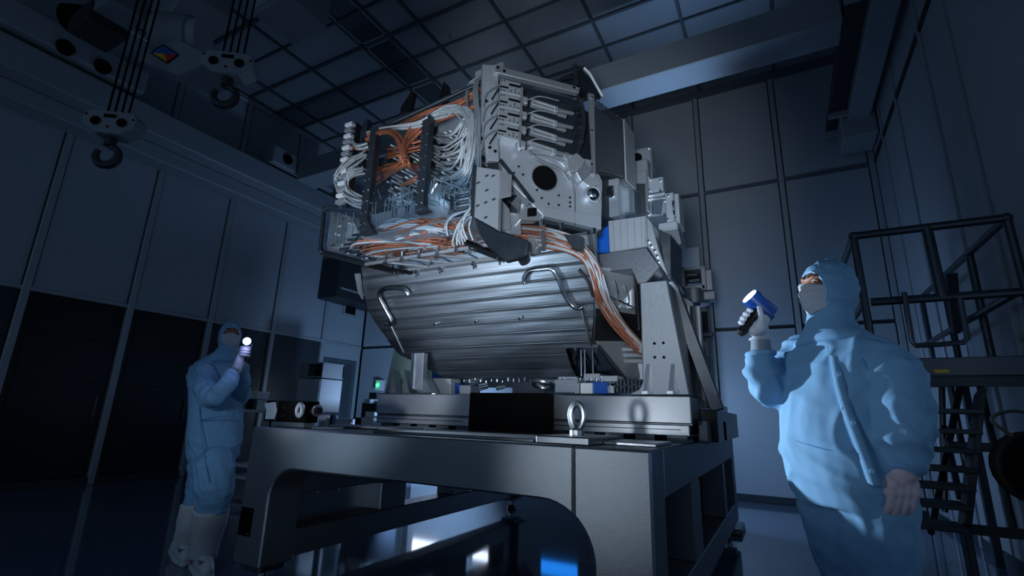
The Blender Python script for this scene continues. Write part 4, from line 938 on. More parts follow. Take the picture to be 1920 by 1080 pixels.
part('damper_cap', MB().cyl(at(1192, 508, y=4.2), at(1192, 516, y=4.2), .014, n=8), 'chrome', smooth=True)
# copper and white harness running down the right side
hb = part('harness_clamp', MB().bar(at(1019, 432, y=3.42), at(1020, 470, y=3.42), .03, .02), 'steel')
path = [(976, 440, 3.55), (1005, 444, 3.48), (1040, 450, 3.46), (1075, 463, 3.5), (1098, 480, 3.55), (1114, 510, 3.62), (1124, 545, 3.7), (1140, 580, 3.85), (1165, 615, 4.0), (1203, 655, 4.15)]
cables(path, 12, .022, .010, 'hose', hb, drift=[(0, 0, .16), (0, 0, .16), (0, 0, .13), (0, 0, .12), (.02, 0, .10), (.06, 0, .06), (.07, 0, .03), (.05, 0, .03), (.04, 0, .03), (.03, 0, .03)])
cables(path, 12, .024, .010, cg, hb, drift=[(0, 0, .16), (0, 0, .16), (0, 0, .13), (0, 0, .12), (.02, 0, .10), (.06, 0, .06), (.07, 0, .03), (.05, 0, .03), (.04, 0, .03), (.03, 0, .03)])
part('harness_cover', MB().prism([at(x, y, y=3.40) for x, y in ((1055, 438), (1092, 443), (1090, 470), (1075, 468))], (0, .06, 0)), 'steel_dark', bevel=.004)
part('harness_guard', MB().tube(cr([at(1086, 505, y=3.58), at(1104, 530, y=3.62), at(1112, 556, y=3.7)], 4), .014), 'rubber', smooth=True)
part('pipe_stub', MB().cyl(at(995, 452, y=3.5), at(1010, 470, y=3.5), .05, n=14), 'alu', smooth=True, bevel=.006)
part('pipe_joint', MB().cyl(at(1000, 455, y=3.48), at(1002, 478, y=3.48), .035, n=12).box(*at(985, 470, y=3.5), *(at(1004, 458, y=3.5)+V(0, .06, 0))), 'alu', bevel=.004)

# black covered block in front of the base beams
bb = thing('black_cover_block', 'matt black rectangular block in the middle of the base beam', 'cover', mpos(-2, 3.6, 1.0))
a, b = at(877, 812, y=3.55), at(1022, 737, y=3.55)
MB().box(a.x, 3.55, 1.022, b.x, 3.72, b.z).build('block', 'black', bb, bevel=.004)
MB().box(a.x-.02, 3.53, 1.0, b.x+.02, 3.73, 1.024).build('base_strip', 'black_gloss', bb)
CAM_SCALE = (1.0, 0.0)

# ================================================================== BACKGROUND EQUIPMENT
# platform with stairs at the right wall
pf = thing('access_platform', 'dark tubular steel access platform with railing and stairs by the right wall', 'platform', (1.2, 4.6, 0))
pY = 4.0
def ptube(a, b, r=.024, n=10, name='rail', m='rail'): return MB().cyl(a, b, r, n=n).build(name, m, pf, smooth=True)
TL, TR = at(1600, 443, y=pY), at(1888, 410, y=pY); TR.z = TL.z
ML, MR = at(1640, 566, y=pY), at(1905, 540, y=pY); MR.z = ML.z
DZ0, DZ1 = 1.47, 1.585
ptube(TL, TR, .027); ptube(ML-V(.02, 0, 0), MR+V(.08, 0, 0), .027)
for p in (TL, TR): MB().ball(p, .032, n=12, k=8).build('elbow', 'rail', pf, smooth=True)
ptube(TL, V(TL.x+.01, pY, DZ1)); ptube(TR, V(TR.x+.01, pY, DZ1))
q = at(1738, 430, y=pY); q.z = TL.z; ptube(q, V(q.x+.01, pY, ML.z), .03)
BK = 6.3
ptube(TR, V(TR.x, BK, TR.z), .025); ptube(V(MR.x, pY, MR.z), V(MR.x, BK, MR.z), .025)
for y in (4.75, 5.5, BK): ptube(V(TR.x, y, TR.z), V(TR.x, y, DZ1), .025)
ptube(TL, V(TL.x, BK, TL.z), .024); ptube(V(TL.x, pY, ML.z), V(TL.x, BK, ML.z), .022)
for y in (5.2, BK): ptube(V(TL.x, y, TL.z), V(TL.x, y, DZ1), .022)
g = [at(x, y, y=pY-.06) for x, y in ((1695, 548), (1700, 580), (1710, 640), (1717, 648), (1760, 646), (1806, 642), (1814, 634), (1800, 560))]
MB().tube(g, .016, n=8).build('gate_loop', 'rail', pf, smooth=True)
MB().prism([at(x, y, y=pY+.9) for x, y in ((1774, 514), (1796, 510), (1806, 622), (1790, 626))], (0, .08, 0)).build('post_box', 'tread', pf, bevel=.008)
MB().box(.50, pY-.02, DZ0, 1.58, pY+.03, DZ1).build('deck_beam', 'deck', pf, bevel=.006)
MB().box(.50, pY+.03, DZ1-.04, 1.58, BK, DZ1-.005).build('deck_plate', 'tread', pf)
p = at(1765, 696, y=pY-.02); MB().box(p.x-.035, pY-.024, p.z-.010, p.x+.035, pY-.018, p.z+.010).build('yellow_label', 'yellow', pf, label='small yellow label')
MB().box(.52, pY+.0, DZ0-.06, 1.58, pY+.05, DZ0).build('under_beam', 'tread', pf)
for x in (.56, 1.52):
    for y in (pY+.1, BK-.1): MB().box(x-.03, y-.03, 0, x+.03, y+.03, DZ1-.04).build('leg', 'rail', pf, bevel=.004)
for a, b in (((1800, 725, 4.6), (1745, 1000, 5.2)), ((1782, 725, 5.0), (1822, 930, 5.0)), ((1766, 725, 5.4), (1772, 960, 5.4)), ((1838, 725, 4.9), (1905, 1010, 4.6)), ((1770, 800, 5.0), (1800, 935, 4.7))):
    MB().cyl(at(a[0], a[1], y=a[2]), at(b[0], b[1], y=b[2]), .022, n=8).build('brace', 'rail', pf, smooth=True)
tops, bots = at(1838, 735, y=3.94), at(1808, 990, y=3.45)
for dx in (0, -.36):
    a, b = tops+V(dx, 0, 0), bots+V(dx, 0, 0); b2_ = a+(b-a)*(a.z/(a.z-b.z)) if a.z > b.z else b
    MB().bar(a, b, .03, .10, up=(0, 1, 0)).build('stringer', 'tread', pf, bevel=.004)
    MB().bar(b, V(b.x, b.y-.02, 0), .03, .10, up=(0, 1, 0)).build('stringer', 'tread', pf, bevel=.004)
for k, y_ in enumerate((770, 808, 844, 880, 914, 950, 992)):
    t = (y_-735)/(990-735); c = tops.lerp(bots, t)
    MB().box(c.x-.36, c.y-.10, at(1780, y_, y=c.y-.1).z-.015, c.x, c.y+.10, at(1780, y_, y=c.y-.1).z+.012).build('tread', 'tread', pf, bevel=.004)
for y_ in (842, 1000):
    c = at(1890, y_, y=3.98); MB().box(.84, 3.93, c.z-.02, 1.5, 3.99, c.z+.03).build('cross_bar', 'tread', pf, bevel=.004)
rl_ = thing('cable_reel', 'dark round cable reel with a blue glint at the right edge of the frame', 'reel', at(1915, 880, y=3.3))
c = at(1955, 880, y=3.3)
MB().cyl(c-V(0, .08, 0), c+V(0, .08, 0), .17, n=24).build('drum', 'black', rl_, bevel=.01, smooth=True)
MB().ring(c-V(0, .09, 0), (0, 1, 0), .17, .012, n=28).build('rim', 'black', rl_, smooth=True)
MB().tube(cr([c+V(-.1, -.09, .14), c+V(-.17, -.1, .22), c+V(-.08, -.1, .26), c+V(.02, -.1, .22)], 5), .008, n=6).build('cable', 'rubber', rl_, smooth=True)
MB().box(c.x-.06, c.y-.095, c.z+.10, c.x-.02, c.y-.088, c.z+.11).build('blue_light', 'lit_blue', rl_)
MB().box(c.x-.05, c.y-.06, 0, c.x+.05, c.y+.06, c.z-.1).build('stand', 'rubber', rl_)

# instrument tower standing behind the machine
it = thing('instrument_tower', 'slim grey instrument tower on a tall column behind the right side of the machine', 'instrument', (-1.0, 6.3, 0))
tY = 6.2
def tb(x0, y0, x1, y1, Y, dep, m, name, par=None, bev=.008):
    a, b = at(x0, y1, y=Y), at(x1, y0, y=Y); return MB().box(a.x, Y, a.z, b.x, Y+dep, b.z).build(name, m, par or it, bevel=bev)
tb(1276, 500, 1282, 544, tY, .25, 'alu_matte', 'window_frame'); tb(1316, 500, 1322, 544, tY, .25, 'alu_matte', 'window_frame')
tb(1276, 498, 1322, 508, tY, .25, 'alu_matte', 'window_frame'); tb(1276, 533, 1322, 546, tY, .25, 'alu_matte', 'window_frame')
tb(1282, 508, 1316, 533, tY+.2, .05, 'black_gloss', 'window_back', bev=0)
tb(1286, 512, 1308, 518, tY+.08, .05, 'steel', 'lever'); tb(1290, 522, 1312, 528, tY+.05, .05, 'steel', 'lever')
tb(1322, 505, 1334, 545, tY+.05, .2, 'alu', 'side_arm'); tb(1320, 545, 1340, 562, tY, .2, 'alu_matte', 'side_wedge')
p, q = at(1300, 546, y=tY+.15), at(1302, 572, y=tY+.15)
MB().cyl(p, q, .19, n=20).build('motor_drum', 'steel', it, bevel=.01, smooth=True)
tb(1280, 570, 1310, 578, tY+.05, .2, 'anod', 'collar')
c0 = at(1303, 578, y=tY+.15)
for dx, m_ in ((-.10, 'steel'), (.02, 'alu'), (.10, 'steel_dark')):
    MB().box(c0.x+dx-.045, tY+.1, .06, c0.x+dx+.045, tY+.2, c0.z).build('column', m_, it, bevel=.006)
MB().box(c0.x-.35, tY-.1, 0, c0.x+.35, tY+.4, .06).build('base', 'steel_dark', it, bevel=.01)
tb(1316, 584, 1326, 625, tY, .15, 'black_gloss', 'side_module'); tb(1318, 622, 1336, 632, tY, .15, 'steel_dark', 'side_bracket')
tb(1318, 640, 1326, 668, tY, .1, 'alu_matte', 'side_bracket')
bk = thing('backing_panel', 'pale standing panel behind the instrument tower at the back wall', 'panel', (-1.4, 8.2, 0))
a, b = at(1272, 560, y=8.2), at(1310, 462, y=8.2)
MB().box(a.x-.25, 8.2, 0, b.x, 8.26, b.z).build('panel', 'white_plastic', bk, bevel=.01)
MB().box(a.x-.2, 8.18, b.z-.35, a.x-.05, 8.21, b.z-.25).build('plate', 'anod', bk)

# left background
def bbox(x0, y0, x1, y1, Y, dep):
    a, b = at(x0, y1, y=Y), at(x1, y0, y=Y); return a.x, Y, a.z, b.x, Y+dep, b.z
x0, y0, z0, x1, y1, z1 = bbox(549, 710, 603, 790, 6.3, .5)
cb_ = thing('storage_cabinet', 'tall pale two-door cabinet with an open shelf box on top at the left rear', 'cabinet', ((x0+x1)/2, 6.5, 0))
MB().box(x0, y0, 0, x1, y1, z1).build('body', 'white_plastic', cb_, bevel=.008)
xm = x0+(x1-x0)*.58
for a, b in ((x0+.02, xm-.008), (xm+.008, x1-.02)):
    d = MB().box(a, y0-.015, .08, b, y0, z1-.03).build('door', 'white_plastic', cb_, bevel=.004)
    MB().box((a if a > xm else b-.03), y0-.03, 1.0, (a+.03 if a > xm else b), y0-.014, 1.15).build('handle', 'steel', d)
zt_ = at(575, 680, y=6.3).z
MB().box(x0, y0, z1+.02, x1, y1, z1+.05).box(x0, y0, zt_-.03, x1, y1, zt_).box(x0, y0, z1+.05, x0+.22, y1, zt_-.03).box(x1-.03, y0, z1+.05, x1, y1, zt_-.03).box(x0, y1-.03, z1+.05, x1, y1, zt_-.03).build('shelf_box', 'post', cb_, bevel=.004)
MB().box(x0+.3, y0+.1, z1+.05, x1-.1, y1-.1, zt_-.12).build('dark_device', 'black_gloss', cb_)

x0, y0, z0, x1, y1, z1 = bbox(436, 762, 512, 772, 4.6, .7)
dk = thing('work_bench', 'pale work bench at the left rear beside the standing person', 'bench', ((x0+x1)/2, 4.9, 0))
zd = at(470, 768, y=4.6).z
MB().box(x0, 4.6, zd-.04, x1+.6, 5.3, zd).build('top', 'white_plastic', dk, bevel=.006)
for a in (x0+.06, x1+.5):
    for y in (4.66, 5.24): MB().box(a-.03, y-.03, 0, a+.03, y+.03, zd-.04).build('leg', 'steel_dark', dk)
MB().box(x0+.03, 4.7, .32, x1+.55, 5.2, .36).build('lower_shelf', 'white_plastic', dk)
MB().box(x0+.03, 4.7, .16, x1+.55, 5.2, .20).build('lower_shelf', 'white_plastic', dk)
for (px0, py0, px1, py1, lab, m_) in ((470, 735, 482, 748, 'small white box on the dark device of the left bench', 'white_plastic'), (476, 750, 492, 764, 'white box with bright front on the left bench beside the dark device', 'white')):
    pass
a = bbox(460, 748, 478, 766, 4.75, .3)
e = thing('bench_device', 'dark instrument box standing on the left bench', 'instrument', (a[0]+.05, 4.9, zd))
MB().box(a[0], a[1], zd, a[3], a[4], a[5]).build('body', 'anod', e, bevel=.006)
MB().box(a[0]+.01, a[1]-.01, zd+.02, a[3]-.01, a[1], zd+.06).build('front_panel', 'rubber', e)
z_ = a[5]
a = bbox(466, 734, 483, 748, 4.78, .2)
e = thing('white_box', 'small white box stacked on the dark instrument of the left bench', 'box', (a[0]+.05, 4.9, z_))
MB().box(a[0], a[1], z_, a[3], a[4], max(a[5], z_+.07)).build('body', 'white_plastic', e, bevel=.006)
MB().box(a[0]-.004, a[1]-.004, max(a[5], z_+.07)-.02, a[3]+.004, a[4]+.004, max(a[5], z_+.07)+.004).build('lid', 'white', e, bevel=.003)
a = bbox(480, 750, 497, 766, 4.7, .2)
e = thing('white_box', 'white box beside the dark instrument on the left bench', 'box', (a[0]+.05, 4.8, zd))
MB().box(a[0], a[1], zd, a[3], a[4], a[5]).build('body', 'white', e, bevel=.006)
MB().box(a[0]-.004, a[1]-.004, a[5]-.02, a[3]+.004, a[4]+.004, a[5]+.004).build('lid', 'white_plastic', e, bevel=.003)

# stacked equipment between the stand and the back wall
eq = thing('equipment_trolley', 'dark equipment trolley with white boxes left of the base beam', 'trolley', at(680, 790, y=6.0).to_2d().to_3d())
for (px0, py0, px1, py1, Y, m_) in ((676, 755, 706, 782, 6.0, 'anod'), (690, 736, 706, 757, 6.1, 'steel_dark'), (682, 748, 694, 756, 5.9, 'white_plastic'), (697, 737, 710, 772, 6.15, 'white'), (684, 772, 702, 782, 5.85, 'white'), (676, 783, 700, 800, 5.8, 'white_plastic'), (664, 783, 676, 800, 5.9, 'black_gloss')):
    a = bbox(px0, py0, px1, py1, Y, .25); MB().box(*a).build('unit', m_, eq, bevel=.006)
a = bbox(660, 800, 710, 812, 5.8, .6); MB().box(a[0], a[1], .12, a[3], a[4], a[5]).build('body', 'anod', eq, bevel=.01)
for i in (0, 1):
    for y in (a[1]+.08, a[4]-.08): MB().cyl((a[0]+.08+i*(a[3]-a[0]-.16)-.02, y, .06), (a[0]+.08+i*(a[3]-a[0]-.16)+.02, y, .06), .06, n=12).build('wheel', 'rubber', eq)
a = bbox(609, 786, 662, 800, 6.4, .4)
lc = thing('low_cabinet', 'low pale cabinet under the grey door at the left rear', 'cabinet', ((a[0]+a[3])/2, 6.6, 0))
MB().box(a[0], a[1], 0, a[3], a[4], a[5]).build('body', 'white_plastic', lc, bevel=.008)
MB().box(a[0]+.02, a[1]-.012, .08, a[3]-.02, a[1], a[5]-.05).build('door', 'white', lc, bevel=.004)
p = at(708, 722, y=8.6)
ld = thing('status_light', 'small green status light on a grey box at the back wall', 'light', p)
MB().box(p.x-.08, 8.6, p.z-.12, p.x+.08, 8.75, p.z+.12).build('box', 'white_plastic', ld, bevel=.01)
MB().ball(p-V(0, .01, 0), .032).build('led', 'led_green', ld, smooth=True)
a = at(645, 587, x=-8.99), at(666, 566, x=-8.99)
wm = thing('wall_monitor', 'small black square display with grey frame on the left wall near the corner', 'display', (-9, a[0].y, a[0].z))
MB().box(-9, a[0].y-.05, a[0].z-.05, -8.95, a[1].y+.05, a[1].z+.05).build('frame', 'post', wm, bevel=.01)
MB().box(-8.96, a[0].y, a[0].z, -8.94, a[1].y, a[1].z).build('screen', 'black_gloss', wm)
a = at(630, 556, x=-8.4), at(684, 496, x=-8.4)
oh = thing('wall_box', 'big grey duct box on the left wall beside the machine', 'box', (-8.7, 7.8, a[0].z))
MB().box(-9, a[0].y, a[0].z, -8.4, 8.7, a[1].z).build('housing', 'beam_dark', oh, bevel=.02)
MB().box(-8.42, a[0].y+.1, a[0].z+.2, -8.38, 8.6, a[0].z+.24).build('seam', 'post', oh)
d3 = struct(MB().box(-9.0, 7.66, 0, -8.97, 8.62, 2.3).build('door_3', 'door_grey'))
MB().box(-8.97, 7.80, .1, -8.955, 8.5, 2.2).build('leaf', 'door_leaf', d3, bevel=.01)
MB().cyl((-8.93, 7.9, 1.0), (-8.93, 7.9, 1.2), .015, n=8).build('handle', 'rail', d3)

# hidden cabinet added so that its glowing panes give the bright floor reflections
sc = thing('added_cabinet', 'added cabinet with glowing white and blue panes, hidden behind the machine, for the floor reflections', 'cabinet', (-4.7, 8.3, 0))
bd = MB().box(-6.6, 8.1, 0, -2.9, 8.6, 1.66).build('body', 'white_plastic', sc, bevel=.01)
for (x0, x1, z0, z1, m_) in ((-6.44, -5.78, 1.16, 1.60, 'glow_white'), (-5.08, -4.77, 1.16, 1.31, 'glow_white'), (-3.75, -3.12, 1.12, 1.33, 'lit_blue')):
    f = MB().box(x0-.03, 8.085, z0-.03, x1+.03, 8.1, z1+.03).build('window_frame', 'beam_dark', sc)
    MB().box(x0, 8.078, z0, x1, 8.085, z1).build('lit_pane', m_, f)

# ================================================================== PEOPLE
def remesh(mbs, name, m, parent, vox, smooth_it=2, folds=None, label=None):
    """fuse closed shapes into one continuous skin, smooth it and press folds into it"""
    big = MB()
    for q in mbs: big.add(q.v, q.f)
    me = bpy.data.meshes.new('tmp'); me.from_pydata(big.v, [], big.f)
    bm = bmesh.new(); bm.from_mesh(me); bmesh.ops.recalc_face_normals(bm, faces=bm.faces); bm.to_mesh(me); bm.free()
    o = bpy.data.objects.new('tmp', me); COL.objects.link(o)
    r = o.modifiers.new('r', 'REMESH'); r.mode = 'VOXEL'; r.voxel_size = vox
    if smooth_it:
        s_ = o.modifiers.new('s', 'SMOOTH'); s_.factor = .5; s_.iterations = smooth_it
    dg = bpy.context.evaluated_depsgraph_get(); dg.update()
    out = bpy.data.meshes.new_from_object(o.evaluated_get(dg))
    bpy.data.objects.remove(o)
    if folds:
        nrm_ = [v.normal.copy() for v in out.vertices]
        for v, n_ in zip(out.vertices, nrm_): v.co += n_*folds(v.co)
    for p in out.polygons: p.use_smooth = True
    out.materials.clear(); out.materials.append(MATS[m])
    if parent is not None:
        o0 = WORLD(parent)
        for v in out.vertices: v.co -= o0
    ob = bpy.data.objects.new(name, out); COL.objects.link(ob)
    if parent is not None: ob.parent = parent
    if label: ob['label'] = label
    return ob
def cloth(amp, seed, sx=11, sz=3.6):
    def f(c):
        w_ = V(noise.noise(c*2.3+V(seed, 0, 0)), noise.noise(c*2.3+V(0, seed, 9)), 0)*.16
        q = c+w_
        a = noise.noise(V(q.x*sx+seed, q.y*sx, q.z*sz))
        b = noise.noise(V((q.x+q.z*.8)*sx*.8, (q.y+seed)*sx*.8, (q.z-q.x*.8)*sz*.9))
        d = noise.noise(V(q.x*sx*.35+3, q.y*sx*.35, q.z*sz*.8+seed))
        r1 = (1-min(1, abs(a)*3.0))**1.5; r2 = (1-min(1, abs(b)*3.2))**1.5
        return amp*(r1*.7*max(.15, .5+d)+r2*.9*max(.15, .5-d)+d*.5)
    return f
def ell(c, ax, ay, a, b, n=24, p=2.3):
    R = []
    for i in range(n):
        t = 2*math.pi*i/n; cs, sn = math.cos(t), math.sin(t)
        R.append(c+ax*a*math.copysign(abs(cs)**(2/p), cs)+ay*b*math.copysign(abs(sn)**(2/p), sn))
    return R
def limb(pts, rad, seg=4, n=14, wr=0, sd=0):
    if wr: seg = 9
    P = cr(pts, seg); rr = []
    for i in range(len(P)):
        t = i/seg; k = min(int(t), len(rad)-2); rr.append((rad[k]+(rad[k+1]-rad[k])*(t-k))*(1+wr*noise.noise(V(i*.55+sd, sd, 0))))
        if wr: P[i] = P[i]+V(noise.noise(V(i*.45, sd, 1)), noise.noise(V(i*.45, sd, 5)), 0)*wr*.12
    m = MB().tube(P, rr, n=n)
    for p, r in ((P[0], rr[0]), (P[-1], rr[-1])): m.ball(p, r*.98, n=12, k=8)
    return m
def finger(base, dirs, lens, r):
    P = [Vector(base)]
    for d, l in zip(dirs, lens): P.append(P[-1]+Vector(d).normalized()*l)
    m = MB().tube(cr(P, 3), [r*(1-.22*i/(3*(len(P)-1))) for i in range(3*(len(P)-1)+1)], n=8)
    m.ball(P[-1], r*.82, n=8, k=6); return m

def head_set(per, hc, fw, tilt, sc=1.0, seed=0, bag=1.0, detail=True):
    """hood, mask, eyes round a head centred at hc looking along fw; returns the skin shapes of the head"""
    fw = Vector(fw).normalized(); up = Vector(tilt).normalized(); rt = fw.cross(up).normalized(); up = rt.cross(fw)
    H = lambda a, b, c: hc+(rt*a+fw*b+up*c)*sc
    skin = []
    sk = MB(); sk.loft([[H(w_*math.cos(t), d_*math.sin(t)+o_, z_) for t in [2*math.pi*i/20 for i in range(20)]] for z_, w_, d_, o_ in
        ((-.118, .022, .030, .040), (-.105, .040, .052, .026), (-.075, .056, .078, .006), (-.035, .066, .090, -.002), (.01, .072, .095, -.002), (.05, .073, .095, -.004), (.085, .062, .082, -.008), (.11, .036, .05, -.01), (.118, .012, .02, -.01))])
    skin.append(sk)
    nose = MB().loft([[H(x*s_, y, z) for s_, y in ((-1, y0), (-.5, y1), (.5, y1), (1, y0))] for z, x, y0, y1 in ((.035, .010, .080, .092), (.010, .013, .082, .104), (-.015, .017, .082, .115), (-.028, .019, .080, .110))])
    skin.append(nose)
    skin.append(limb([H(-.056, .070, .036), H(-.03, .092, .043), H(0, .093, .038), H(.03, .092, .043), H(.056, .070, .036)], [.008, .010, .008, .010, .008], 3, 8))
    for s_ in (-1, 1):
        skin.append(MB().ball(H(.034*s_, .072, -.012), .026*sc, n=10, k=8))
        e = MB().ball(H(.031*s_, .0775, .018), .0125*sc, n=14, k=10).build('eye', 'eye_white', per, smooth=True)
        g = H(.031*s_-.003, .0775+.0085, .0195); MB().ball(g, .0066*sc, n=10, k=8).build('iris', 'iris', e, smooth=True)
        # lids and brow
        MB().tube([H(.031*s_+.016*math.cos(a), .080+.0085*math.sin(a), .0175+.0075*math.sin(a)) for a in [i*math.pi/6 for i in range(7)]], .0052*sc, n=6).build('eyelid', 'skin', per, smooth=True)
        MB().tube([H(.031*s_+.015*math.cos(a), .080+.007*abs(math.sin(a)), .0165-.0085*math.sin(a)) for a in [i*math.pi/6 for i in range(7)]], .0044*sc, n=6).build('eyelid', 'skin', per, smooth=True)
        MB().tube(cr([H(.012*s_, .102, .040), H(.030*s_, .1005, .049), H(.052*s_, .084, .043)], 4), .0036*sc, n=6).build('eyebrow', 'brow', per, smooth=True)
    # hood: a shell with an opening for the face, puffed at the back
    NA, NE = 112, 76; vs = []; fs = []; idx = {}
    def hp(az, el):
        ce_, se_ = math.cos(el), math.sin(el)
        back = max(0, -math.cos(az))
        w_, d_, h_ = .087, .106+.040*back*max(0, .4+se_)*bag, .131+.018*max(0, -math.cos(az))*bag
        puff = .006*noise.noise(V(az*2.2+seed, el*4.5, seed))+.004*noise.noise(V(az*5+seed, el*9, 0))
        band = .006 if .62 < el < .80 else 0
        k = 1+puff/.1
        x, y, z = w_*ce_*math.sin(az)*k, d_*ce_*math.cos(az)*k-.004, h_*se_*k
        if el < -.1: x *= 1+(-.1-el)*.16
        return H(x, y+band*.3, z)
    for j in range(NE+1):
        el = -1.05+(1.05+math.pi/2-.03)*j/NE
        for i in range(NA): vs.append(hp(-math.pi+2*math.pi*i/NA, el))
    for j in range(NE):
        el = -1.05+(1.05+math.pi/2-.03)*(j+.5)/NE
        for i in range(NA):
            az = -math.pi+2*math.pi*(i+.5)/NA
            if (az/.87)**2+((el+.22)/.74)**2 < 1: continue
            fs.append((j*NA+i, j*NA+(i+1) % NA, (j+1)*NA+(i+1) % NA, (j+1)*NA+i))
    fs.append(tuple(NE*NA+i for i in range(NA)))
    hood = MB().add(vs, fs).build('hood', 'suit', per, smooth=True, sharp=180)
    so = hood.modifiers.new('t', 'SOLIDIFY'); so.thickness = .006; so.offset = 1
    # seam round the face opening
    rim = [hc+(hp(.885*math.cos(a), -.22+.755*math.sin(a))-hc)*1.05 for a in [i*2*math.pi/40 for i in range(41)]]
    MB().tube(rim, .0048*sc, n=8, cap=False).build('hood_hem', 'suit_hem', hood, smooth=True)
    # mask: pleated sheet from nose bridge to under the chin
    vs = []; fs = []; NI, NJ = 24, 18
    for j in range(NJ+1):
        t = j/NJ; z = .004-.118*t
        for i in range(NI+1):
            s_ = -1+2*i/NI; az = s_*1.12
            d_ = .104+.022*math.exp(-(s_*2.6)**2)*(1-t)+.010*math.sin(t*math.pi)-.012*t**3*2
            pl = .0035*math.sin(t*26)*(1-.4*abs(s_))
            w_ = .083-.014*t
            vs.append(H(w_*math.sin(az)*1.05, (d_+pl)*math.cos(az)*1.0+.004, z-.012*abs(s_)*(1-t)+.02*abs(s_)*t+(-.010*math.exp(-(s_*2)**2)*t)))
    for j in range(NJ):
        for i in range(NI): fs.append((j*(NI+1)+i, j*(NI+1)+i+1, (j+1)*(NI+1)+i+1, (j+1)*(NI+1)+i))
    mk = MB().add(vs, fs).build('face_mask', 'mask', per, smooth=True, sharp=180)
    so = mk.modifiers.new('t', 'SOLIDIFY'); so.thickness = .004
    MB().tube([vs[i] for i in range(NI+1)], .0035, n=6).build('mask_hem', 'mask', mk, smooth=True)
    for s_ in (0, NI):
        MB().tube([vs[s_], H((-.088 if s_ == 0 else .088), .02, -.01)], .003, n=6).build('ear_loop', 'mask', mk)
    return skin, H

# ---------------------------------------------------------------- right person
PY = 2.25
pr = None
def rpt(x, y, d=0): return at(x, y, y=PY+d)
FT = V(-.66, -.75, 0).normalized(); RT = V(-FT.y, FT.x, 0)*-1      # torso front, his right
RT = V(FT.y, -FT.x, 0)
tor = [  # pixel centre, half width, half depth
 (1560, 622, .075, .075), (1563, 636, .125, .090), (1568, 650, .185, .108), (1566, 676, .205, .130), (1564, 710, .200, .148), (1566, 750, .196, .158),
 (1570, 800, .200, .168), (1577, 850, .205, .172), (1588, 900, .200, .165), (1602, 950, .175, .150)]
rings = [ell(rpt(x, y), RT, FT, a, b) for x, y, a, b in tor]
def shrink(rs, k):
    out = []
    for r in rs:
        c = sum(r, V(0, 0, 0))/len(r); out.append([c+(p-c)*k for p in r])
    return out
C_hip = rpt(1600, 950); Lg = []
hipz = C_hip.z
SR, SL = rpt(1505, 668, .10), rpt(1640, 672, -.08)
armR = [SR, rpt(1478, 700, .08), rpt(1450, 728, .02), rpt(1434, 708, -.02), rpt(1429, 680, -.02)]
armL = [SL, rpt(1668, 705, -.11), rpt(1684, 755, -.13), rpt(1690, 808, -.14), rpt(1694, 850, -.14)]
def legs(dx):
    L = []
    for s_ in (-1, 1):
        h = C_hip+RT*(-s_)*.075+V(.0, 0, 0); g = rpt(1652 if s_ > 0 else 1604, 1080, -.05*s_)
        k = V(g.x+.01, g.y-.02, .46); f = V(g.x+.02, g.y+.02, .10)
        L.append(([h+V(0, 0, .04), h.lerp(g, .5), g, k, f], [.120, .118, .105, .09, .085]))
    return L
LG = legs(0)
fo = cloth(.0055, 3.1)
skin, HH = None, None
hcR = rpt(1551, 545, .0)
per = bpy.data.objects.new('person', bpy.data.meshes.new('person'))  # replaced below by the fused body
bpy.data.objects.remove(per)
def make_person(hc, fw, tilt, rings, arms, legs_, neck, label, seed, suit_folds, hands, boots=None):
    root = None
    # fuse the body first (skin), everything else hangs on it
    holder = bpy.data.objects.new('tmp_holder', None); COL.objects.link(holder)
    skin, H = head_set(holder, hc, fw, tilt, .90, seed)
    shapes = skin+[MB().loft(shrink(rings[1:], .84)), limb(neck, [.056, .054, .06])]
    for P, R in arms: shapes.append(limb(P, [r*.62 for r in R]))
    for P, R in legs_: shapes.append(limb(P, [r*.72 for r in R]))
    body = remesh(shapes, 'person', 'skin', None, .009, 1)
    tag(body, label, 'person')
    for ch in list(holder.children): ch.parent = body
    bpy.data.objects.remove(holder)
    su = [MB().loft(rings)]+[limb(P, R, wr=.16, sd=seed+k) for k, (P, R) in enumerate(arms)]+[limb(P, R, wr=.08, sd=seed+5+k) for k, (P, R) in enumerate(legs_)]
    remesh(su, 'coverall', 'suit', body, .0105, 4, suit_folds)
    return body, H
armRr = [.088, .080, .076, .070, .058]; armLr = [.078, .094, .095, .090, .072]
pr, HR = make_person(hcR, (-.80, -.60, .10), (.06, .04, 1), rings, [(armR, armRr), (armL, armLr)], LG,
    [hcR+V(.03, .02, -.06), rpt(1562, 600, .01), rpt(1564, 640)], 'person in a light blue cleanroom suit and white mask pointing a blue torch upwards', 2.0, cloth(.014, 3.1), None)
